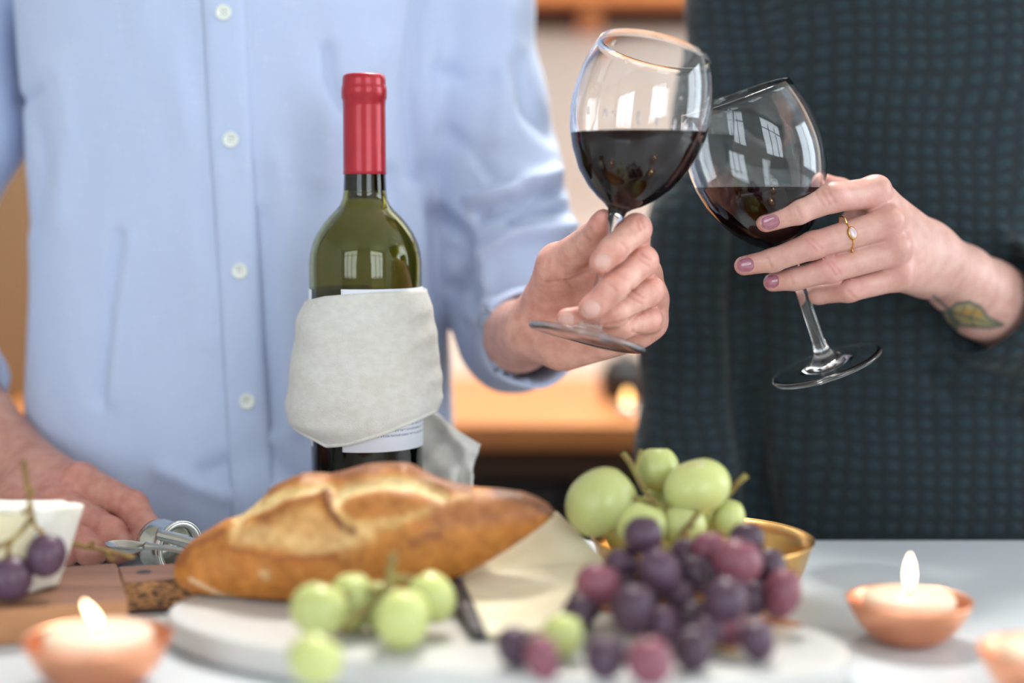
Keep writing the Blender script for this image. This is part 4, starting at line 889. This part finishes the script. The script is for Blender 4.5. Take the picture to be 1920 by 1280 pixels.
hv, hc_ = etch(hv, hf, hc_, [[(925, 170), (955, 240)], [(905, 190), (925, 250)], [(800, 325), (845, 375)], [(715, 600), (770, 660)], [(930, 410), (995, 450)], [(915, 440), (985, 490)], [(845, 690), (935, 745)], [(870, 650), (945, 705)], [(300, 600), (450, 585), (580, 525)], [(430, 590), (470, 640)], [(590, 235), (600, 250)], [(550, 290), (600, 330)], [(680, 885), (820, 860), (940, 800)], [(880, 930), (960, 960)]], 3.556, 940, 360, (170, 90, 75), 0.0006, 2.6)
# resting hand
I5 = P4([(150, 902, 1.05, 13), (248, 950, 1.02, 11), (275, 992, 1.005, 9.5), (268, 1020, 1.0, 8.5)])
M5 = P4([(112, 945, 1.035, 13), (205, 1000, 1.0, 11), (224, 1028, .992, 9.5), (216, 1034, .99, 8.5)])
R5 = P4([(78, 972, 1.022, 12.5), (150, 1018, .985, 10.5), (172, 1034, .98, 9.5), (168, 1038, .978, 8.5)])
L5 = P4([(52, 990, 1.01, 11), (105, 1026, .985, 9.5), (125, 1036, .982, 8.5), (120, 1040, .98, 8)])
T5 = P4([(110, 930, 1.075, 14), (200, 960, 1.065, 11), (262, 985, 1.035, 9.5), (285, 1000, 1.02, 8)])
fore5 = P4([(85, 918, 1.08, 26), (0, 850, 1.14, 29), (-100, 730, 1.2, 34)])
pal5 = [P4([(150, 902, 1.05, 13), (90, 918, 1.08, 22)]), P4([(112, 945, 1.035, 13), (70, 930, 1.075, 22)]), P4([(78, 972, 1.022, 12.5), (50, 945, 1.06, 20)]), P4([(52, 990, 1.01, 11), (40, 950, 1.055, 19)]), P4([(110, 930, 1.075, 14), (60, 920, 1.085, 18)])]
rv, rf = hand_mesh([I5, M5, R5, L5, T5], pal5, fore5, 0.0014)
rv[:, 2] = np.maximum(rv[:, 2], TZ + 0.0004)
rc = skin_cols(rv, (200, 148, 132), (196, 122, 112), [(c[k][0], .018, .45) for c in (I5, M5, R5, L5) for k in (0, 1)])
def bodym(g):
    d = mtor(g, 0.014); d = smin(d, cap(g, (-.37, 1.24, 1.395), (-.06, 1.24, 1.395), .045, .045), .05)
    d = smin(d, head_f(g, (-.215, 1.215, 1.665)), .02)
    for S in (LS, RS): d = smin(d, chain(g, [(p, r * 0.62) for p, r in S[:-1]], .02), .015)
    return d
bv_, bf_ = snet(bodym, (-.54, 1.05, .86), (.10, 1.40, 1.82), 0.006); bc_ = skin_cols(bv_, (212, 162, 144), (204, 130, 116), [])
V, F, C = cat((hv, hf, hc_), (rv, rf, rc), (bv_, bf_, bc_))
man = mk('person', V, F, M['skin_m'], origin=(mx_, my_, 0), cols=C); tag(man, 'person in a light blue button shirt clinking a wine glass', 'person')
b_man = BVHTree.FromPolygons([tuple(p) for p in hv], [tuple(f) for f in hf])
for (px, py, c, ln, wd) in [(1131, 490, I4, .0048, .0050), (1109, 580, M4, .0056, .0052), (1062, 599, R4, .0046, .0048)]: nail(man, b_man, px, py, c[-1][0], c[-2][0], ln, wd, M['nail_m'])
shirt = mk('shirt', SVt, SFt, M['shirt'], parent=man); shirt['label'] = 'light blue button-up shirt with rolled sleeves'
bs = bvh_of(shirt)
for S in (LS, RS):
    e = S[-1][0]; dr = (e - S[-2][0]) / np.linalg.norm(e - S[-2][0]); cuff_band('rolled_cuff', shirt, e - dr * 0.026, Vector(dr), S[-1][1], 0.031, M['shirt'])
def front_hit(px, py):
    d = ray(px, py).normalized(); h = bs.ray_cast(CAM, d); return h[0], (h[1] if h[1].dot(d) < 0 else -h[1])
cuff_band('collar', shirt, (-.215, 1.237, 1.445), Vector((0, -0.12, 1)), .061, .036, M['shirt'])
# placket: a strip standing proud of the shirt front, with a stitched edge each side
PC = [(-320, 397), (-60, 413), (20, 419), (140, 426), (262, 432), (385, 441), (508, 449), (630, 456), (752, 463), (880, 470), (985, 476)]
ny, nx = 90, 9; V = []; F = []
for j in range(ny):
    py = -300 + j * (1285 / (ny - 1)); cx = np.interp(py, [p[0] for p in PC], [p[1] for p in PC])
    for i in range(nx):
        h, n = front_hit(cx - 40 + 80 * i / (nx - 1), py); V.append((h + Vector((0, -0.0016 if 0 < i < nx - 1 else 0.001, 0)))[:] if h else V[-1])
V = np.array(V)
for _ in range(3): 
    G_ = V.reshape(ny, nx, 3).copy(); G_[1:-1] = (G_[:-2] + 2 * G_[1:-1] + G_[2:]) / 4; V = G_.reshape(-1, 3)
F = [(j * nx + i, j * nx + i + 1, (j + 1) * nx + i + 1, (j + 1) * nx + i) for j in range(ny - 1) for i in range(nx - 1)]
pk = mk('placket', V, F, M['shirt'], parent=shirt); s = pk.modifiers.new('cloth', 'SOLIDIFY'); s.thickness = 0.0012
bprof = [(0.0, 0.0), (0.0048, 0.0), (0.0056, 0.0006), (0.0057, 0.0016), (0.0050, 0.0023), (0.0042, 0.0022), (0.0036, 0.0015), (0.0, 0.0013)]
bV, bF = lathe(bprof, 32); bme = None
bp_ = BVHTree.FromPolygons([tuple(p) for p in V], [tuple(f) for f in F])
for (px, py) in [(403, -222), (419, 24), (433, 262), (450, 508), (464, 752)]:
    d = ray(px, py).normalized(); h = bp_.ray_cast(CAM, d); p, n = h[0], h[1]; n = -n if n.dot(d) > 0 else n
    q = (n * 0.6 + Vector((0, -0.4, 0.02))).to_track_quat('Z', 'Y').to_matrix(); p = p + n * 0.0008
    bo = mk('button', (np.array(q) @ bV.T).T + np.array(p), bF, M['button'], parent=shirt)
    hl = [lathe([(0.0, 0.0012), (0.00055, 0.0012), (0.00055, 0.00155), (0.0, 0.00155)], 8) for _ in range(4)]
    vv, ff = merge(*[(hh[0] + np.array([0.0012 * a, 0.0012 * b, 0]), hh[1]) for hh, (a, b) in zip(hl, ((1, 1), (1, -1), (-1, 1), (-1, -1)))]); bpy.data.objects.remove(bo); nb = len(bF); va, fa_ = merge((bV, bF), (vv, ff)); bo = mk('button', (np.array(q) @ np.array(va).T).T + np.array(p), fa_, M['button'], parent=shirt); bo.data.materials.append(M['trouser'])
    for k, pl in enumerate(bo.data.polygons): pl.material_index = 1 if k >= nb else 0
def hairm(g): return np.maximum(ell(g, (-.215, 1.228, 1.69), (.083, .103, .112)), -smin(ell(g, (-.215, 1.11, 1.65), (.07, .07, .09)), g[2] - 1.66 + (g[1] - 1.2) * 0.6, .01))
V, F = snet(hairm, (-.32, 1.08, 1.5), (-.1, 1.36, 1.83), .005); mk('hair', V, F, M['hair'], parent=man)
lower_body(man, mx_, my_, M['trouser'])

# ---- the woman
wx_, wy_ = 0.33, 1.25
wz = [0.80, 0.90, 0.96, 1.10, 1.20, 1.30, 1.38, 1.43]
wtor = torso_f(wz, [.165, .165, .163, .160, .160, .160, .14, .07], [.335, .335, .334, .333, .333, .335, .335, .335], [1.25] * 8, [.128, .128, .127, .125, .125, .122, .09, .05], 2.4)
WR = [(v(at(1440, -150, 1.25)), .052), (v(at(1400, 0, 1.24)), .043), (v(at(1372, 200, 1.225)), .040), (v(at(1315, 420, 1.21)), .039), (v(at(1303, 620, 1.20)), .041), (v(at(1298, 850, 1.185)), .040), (v(at(1300, 1060, 1.18)), .038), (v(at(1305, 1260, 1.18)), .034)]
WLs = [(v(at(2080, -120, 1.25)), .054), (v(at(2150, 200, 1.25)), .052), (v(at(2170, 450, 1.25)), .055), (v(at(2140, 700, 1.225)), .062), (v(at(2010, 640, 1.165)), .058), (v(at(1858, 566, 1.122)), .046)]
def knit_f(g):
    d = wtor(g); d = smin(d, cap(g, (.19, 1.25, 1.365), (.48, 1.25, 1.365), .052, .052), .05)
    d = smin(d, chain(g, WR, .02), .010); tr = d; d = chain(g, WLs, .025)
    e = WLs[-1][0]; q = WLs[-2][0]; dr = (e - q) / np.linalg.norm(e - q); d = np.maximum(d, -cap(g, e - dr * 0.05, e + dr * 0.06, .040, .042)); x, y, z = g; pl = (x - e[0]) * dr[0] + (y - e[1]) * dr[1] + (z - e[2]) * dr[2]
    near = np.sqrt((x - e[0]) ** 2 + (y - e[1]) ** 2 + (z - e[2]) ** 2) - 0.075; d = np.maximum(d, -np.maximum(-(pl - 0.004), near)); d = smin(tr, d, .010)
    d = np.maximum(d, 0.80 - g[2]); d = np.maximum(d, -cap(g, (.335, 1.25, 1.38), (.335, 1.25, 1.6), .05, .07)); return d
KV, KF = snet(knit_f, (.04, 1.08, .76), (.62, 1.40, 1.46), 0.004, 3)
N = vnorm(KV, KF); qx, qy = proj(KV); fr = np.clip(-N[:, 1] * 2 + 0.3, 0, 1)
disp = np.array([noise.noise(Vector((p[0] * 12, p[1] * 8, p[2] * 7))) * 0.003 for p in KV])
for P, wd, dp in [([(1398, 300), (1385, 560), (1392, 760), (1440, 1000)], 22, -.010), ([(1730, 680), (1800, 745), (1920, 770)], 20, -.009), ([(1780, 700), (1840, 740), (1920, 745)], 20, .004), ([(1880, 440), (1905, 500), (1915, 560)], 18, .004), ([(1500, 820), (1650, 780), (1760, 800)], 30, -.004), ([(1320, 60), (1360, 220)], 22, -.004)]:
    disp += dp * np.exp(-(dseg(qx, qy, P) / wd) ** 2) * fr
KV = KV + N * disp[:, None]
PX = lambda x, y: (1280 + x / 2.783, 300 + y / 2.783)
Iw = P4([(1638, 362, 1.003, 10.3), (1562, 370, .985, 9.4), (1497, 397, .977, 7.8), (1437, 416, .980, 6.6)])
Mw = P4([(1664, 420, .997, 10.3), (1524, 460, .985, 8.8), (1449, 488, .988, 7.4), (1395, 498, .992, 6.3)])
Rw = P4([(1676, 470, .999, 10), (1557, 505, .990, 8.6), (1492, 523, .995, 7.2), (1449, 529, 1.0, 6.1)])
Lw = P4([(1684, 518, 1.008, 9.5), (1592, 544, .999, 7.6), (1535, 551, 1.012, 6.6), (1512, 548, 1.032, 5.8)])
Tw = P4([(1690, 440, 1.05, 13), (1625, 385, 1.05, 11), (1575, 360, 1.048, 9), (1548, 347, 1.044, 7.5)])
forew = P4([(1745, 482, 1.05, 20), (1800, 524, 1.085, 23.5), (1846, 560, 1.110, 28), (1915, 598, 1.135, 30), (2030, 655, 1.175, 34)])
palw = [P4([(1636, 364, 1.005, 10), (1726, 452, 1.045, 15)]), P4([(1664, 422, 1.0, 10), (1730, 474, 1.045, 15)]), P4([(1676, 470, 1.001, 9.8), (1732, 495, 1.045, 15)]), P4([(1682, 518, 1.01, 9.5), (1735, 518, 1.05, 14)]), P4([(1690, 440, 1.05, 12), (1735, 480, 1.055, 17)]), P4([(1636, 372, 1.012, 9), (1630, 385, 1.045, 10)]), P4([(1664, 440, 1.02, 10), (1600, 420, 1.04, 9)])]
wv, wf = hand_mesh([Iw, Mw, Rw, Lw, Tw], palw, forew, 0.001, bumps=[(v(at(1646, 352, 1.0)), .0075), (v(at(1672, 412, .992)), .0078), (v(at(1684, 462, .994)), .0075), (v(at(1690, 510, 1.003)), .007)])
wc = skin_cols(wv, (206, 164, 152), (200, 126, 120), [(c[-1][0], .012, .35) for c in (Iw, Mw, Rw, Lw)] + [(c[1][0], .012, .4) for c in (Iw, Mw, Rw, Lw)] + [(c[0][0], .015, .3) for c in (Iw, Mw, Rw, Lw)] + [(v(at(1545, 345, 1.04)), .015, .4)])
wv, wc = etch(wv, wf, wc, [[(690, 165), (735, 235)], [(755, 150), (800, 225)], [(725, 160), (765, 230)], [(595, 245), (620, 300)], [(640, 410), (700, 475)], [(665, 400), (725, 460)], [(440, 505), (465, 560)], [(755, 535), (800, 600)], [(780, 530), (825, 590)], [(860, 680), (905, 720)], [(560, 600), (575, 640)]], 2.783, 1280, 300, (190, 110, 100), 0.0004, 2.6)
# tattooed leaf, ink in the skin
def inside(X, Y, P):
    c = np.zeros(len(X), dtype=bool); n = len(P)
    for i in range(n):
        (x0, y0), (x1, y1) = P[i], P[(i + 1) % n]; k = ((y0 > Y) != (y1 > Y)) & (X < (x1 - x0) * (Y - y0) / ((y1 - y0) or 1e-9) + x0); c ^= k
    return c
qx, qy = proj(wv); X, Y = (qx - 1280) * 2.783, (qy - 300) * 2.783; fn = vnorm(wv, wf)[:, 1] < 0.1
leaf = [(1395, 780), (1430, 748), (1495, 740), (1555, 768), (1590, 820), (1670, 858), (1610, 874), (1530, 870), (1450, 862), (1410, 830)]
leaf2 = [(1385, 788), (1340, 792), (1308, 800), (1330, 832), (1380, 862), (1425, 884), (1440, 850), (1410, 810)]
for Pl, fill in ((leaf2, (150, 150, 98)), (leaf, (140, 146, 92))):
    k = (inside(X, Y, Pl) & fn)[:, None] * 0.75; wc = wc * (1 - k) + np.array(lin(fill)) * k
    k = (np.exp(-(dseg(X, Y, Pl + Pl[:1]) / 11) ** 2) * fn)[:, None] * 0.8; wc = wc * (1 - k) + np.array(lin((66, 88, 84))) * k
for P, wd, col, s in [([(1440, 800), (1500, 790), (1550, 800)], 14, (190, 140, 62), .7), ([(1480, 830), (1560, 830)], 10, (176, 150, 80), .6), ([(1400, 790), (1480, 815), (1580, 845), (1660, 862)], 6, (66, 88, 84), .7), ([(1450, 808), (1470, 770)], 6, (66, 88, 84), .6), ([(1500, 822), (1530, 775)], 6, (66, 88, 84), .6), ([(1500, 822), (1520, 860)], 6, (66, 88, 84), .6), ([(1310, 712), (1350, 745), (1395, 785)], 9, (78, 96, 98), .85), ([(1385, 790), (1420, 870)], 10, (78, 96, 98), .8), ([(1345, 810), (1400, 850)], 6, (190, 160, 70), .6)]:
    k = (np.exp(-(dseg(X, Y, P) / wd) ** 2) * fn)[:, None] * s; wc = wc * (1 - k) + np.array(lin(col)) * k
def bodyw(g):
    d = wtor(g, 0.016); d = smin(d, cap(g, (.205, 1.25, 1.36), (.465, 1.25, 1.36), .036, .036), .05)
    d = smin(d, head_f(g, (.335, 1.23, 1.61)), .02)
    d = smin(d, chain(g, [(p, r * 0.68) for p, r in WR] + [(v((.158, 1.17, .72)), .026)], .02), .012); d = smin(d, chain(g, [(p, r * 0.6) for p, r in WLs[:-1]], .02), .012)
    for k in range(4): d = smin(d, cap(g, (.150 + .006 * k, 1.155 + .018 * k, .71), (.150 + .006 * k, 1.152 + .018 * k, .63), .0085, .007), .004)
    return d
bv_, bf_ = snet(bodyw, (.05, 1.08, .6), (.62, 1.42, 1.77), 0.006); bc_ = skin_cols(bv_, (222, 178, 162), (212, 134, 124), [])
V, F, C = cat((wv, wf, wc), (bv_, bf_, bc_))
wom = mk('person', V, F, M['skin_f'], origin=(wx_, wy_, 0), cols=np.clip(C, 0, 1)); tag(wom, 'person in a dark teal knit sweater with mauve nails and a leaf tattoo', 'person')
b_w = BVHTree.FromPolygons([tuple(p) for p in wv], [tuple(f) for f in wf])
for (px, py, c, ln, wd) in [(1444, 417, Iw, .0058, .0050), (1397, 497, Mw, .0055, .0050), (1446, 527, Rw, .0050, .0044)]: nail(wom, b_w, px, py, c[-1][0], c[-2][0], ln, wd, M['nail_f'])
sw = mk('sweater', KV, KF, M['knit'], parent=wom); sw['label'] = 'dark teal waffle knit sweater with a pushed-up sleeve'
e = WLs[-1][0]; dr = (e - WLs[-2][0]) / np.linalg.norm(e - WLs[-2][0]); cuff_band('sleeve_cuff', sw, e - dr * 0.02, Vector(dr), .0435, 0.03, M['knit'], 0.004)
def hairw(g): 
    c = (.335, 1.24, 1.635); d = ell(g, c, (.086, .106, .115)); d = smin(d, cap(g, (.335, 1.29, 1.6), (.335, 1.31, 1.42), .07, .055), .04)
    return np.maximum(d, -ell(g, (.335, 1.12, 1.585), (.068, .085, .1)))
V, F = snet(hairw, (.2, 1.08, 1.33), (.46, 1.42, 1.78), .005); mk('hair', V, F, M['hair'], parent=wom)
lower_body(wom, wx_, wy_, M['trouser'])
# ring on her middle finger
a0, r0 = Mw[0]; a1, r1 = Mw[1]; t = 0.56; pc = a0 * (1 - t) + a1 * t; rr_ = r0 * (1 - t) + r1 * t; ax = Vector(a1 - a0).normalized()
hp_ = b_w.ray_cast(CAM, ray(1583, 441).normalized()); pc = Vector(pc)
e1 = (hp_[0] - pc); e1 = (e1 - ax * e1.dot(ax)); rr_ = max(e1.length, rr_); e1.normalize(); e2 = ax.cross(e1)
rg = thing('finger_ring', 'thin gold ring with a pale pointed oval stone on the middle finger', 'ring', pc)
pts = []
for k in range(73):
    an = 2 * math.pi * k / 72; q = e1 * math.cos(an) + e2 * math.sin(an); h = b_w.ray_cast(pc + q * 0.02, -q)
    R = min(max((h[0] - pc).dot(q), 0.006), 0.0125) if h[0] is not None else rr_
    pts.append(R)
pts = np.array(pts[:72]); pts = (np.roll(pts, 1) + pts + np.roll(pts, -1)) / 3
PT = [tuple(pc + (e1 * math.cos(2 * math.pi * k / 72) + e2 * math.sin(2 * math.pi * k / 72)) * (pts[k % 72] + 0.0003)) for k in range(73)]
mk('band', *tube(PT, 0.00055, 8, 145), M['gold'], parent=rg)
pc2 = pc + e1 * (pts[0] + 0.0007); ln = e2
def marq(s, h0, h1):
    n = 40; V = []; 
    for (k, hh) in ((1, h0), (0.97, h1), (0.72, h1 + 0.0004 * s)):
        for i in range(n):
            t = 2 * math.pi * i / n; w_ = 0.0029 * s * k * math.copysign(abs(math.sin(t)) ** 1.0, math.sin(t)); l_ = 0.0044 * s * k * math.copysign(abs(math.cos(t)) ** 1.35, math.cos(t))
            V.append((pc2 + ln * l_ + ax * w_ + e1 * hh)[:])
    F = [(j * n + i, j * n + (i + 1) % n, (j + 1) * n + (i + 1) % n, (j + 1) * n + i) for j in range(2) for i in range(n)] + [tuple(range(n))[::-1], tuple(range(2 * n, 3 * n))]
    return V, F
mk('setting', *marq(1.0, -0.001, 0.0010), M['gold'], parent=rg); mk('stone', *marq(0.8, 0.0002, 0.0017), M['stone'], parent=rg)
for o in bpy.data.objects: o.select_set(False)
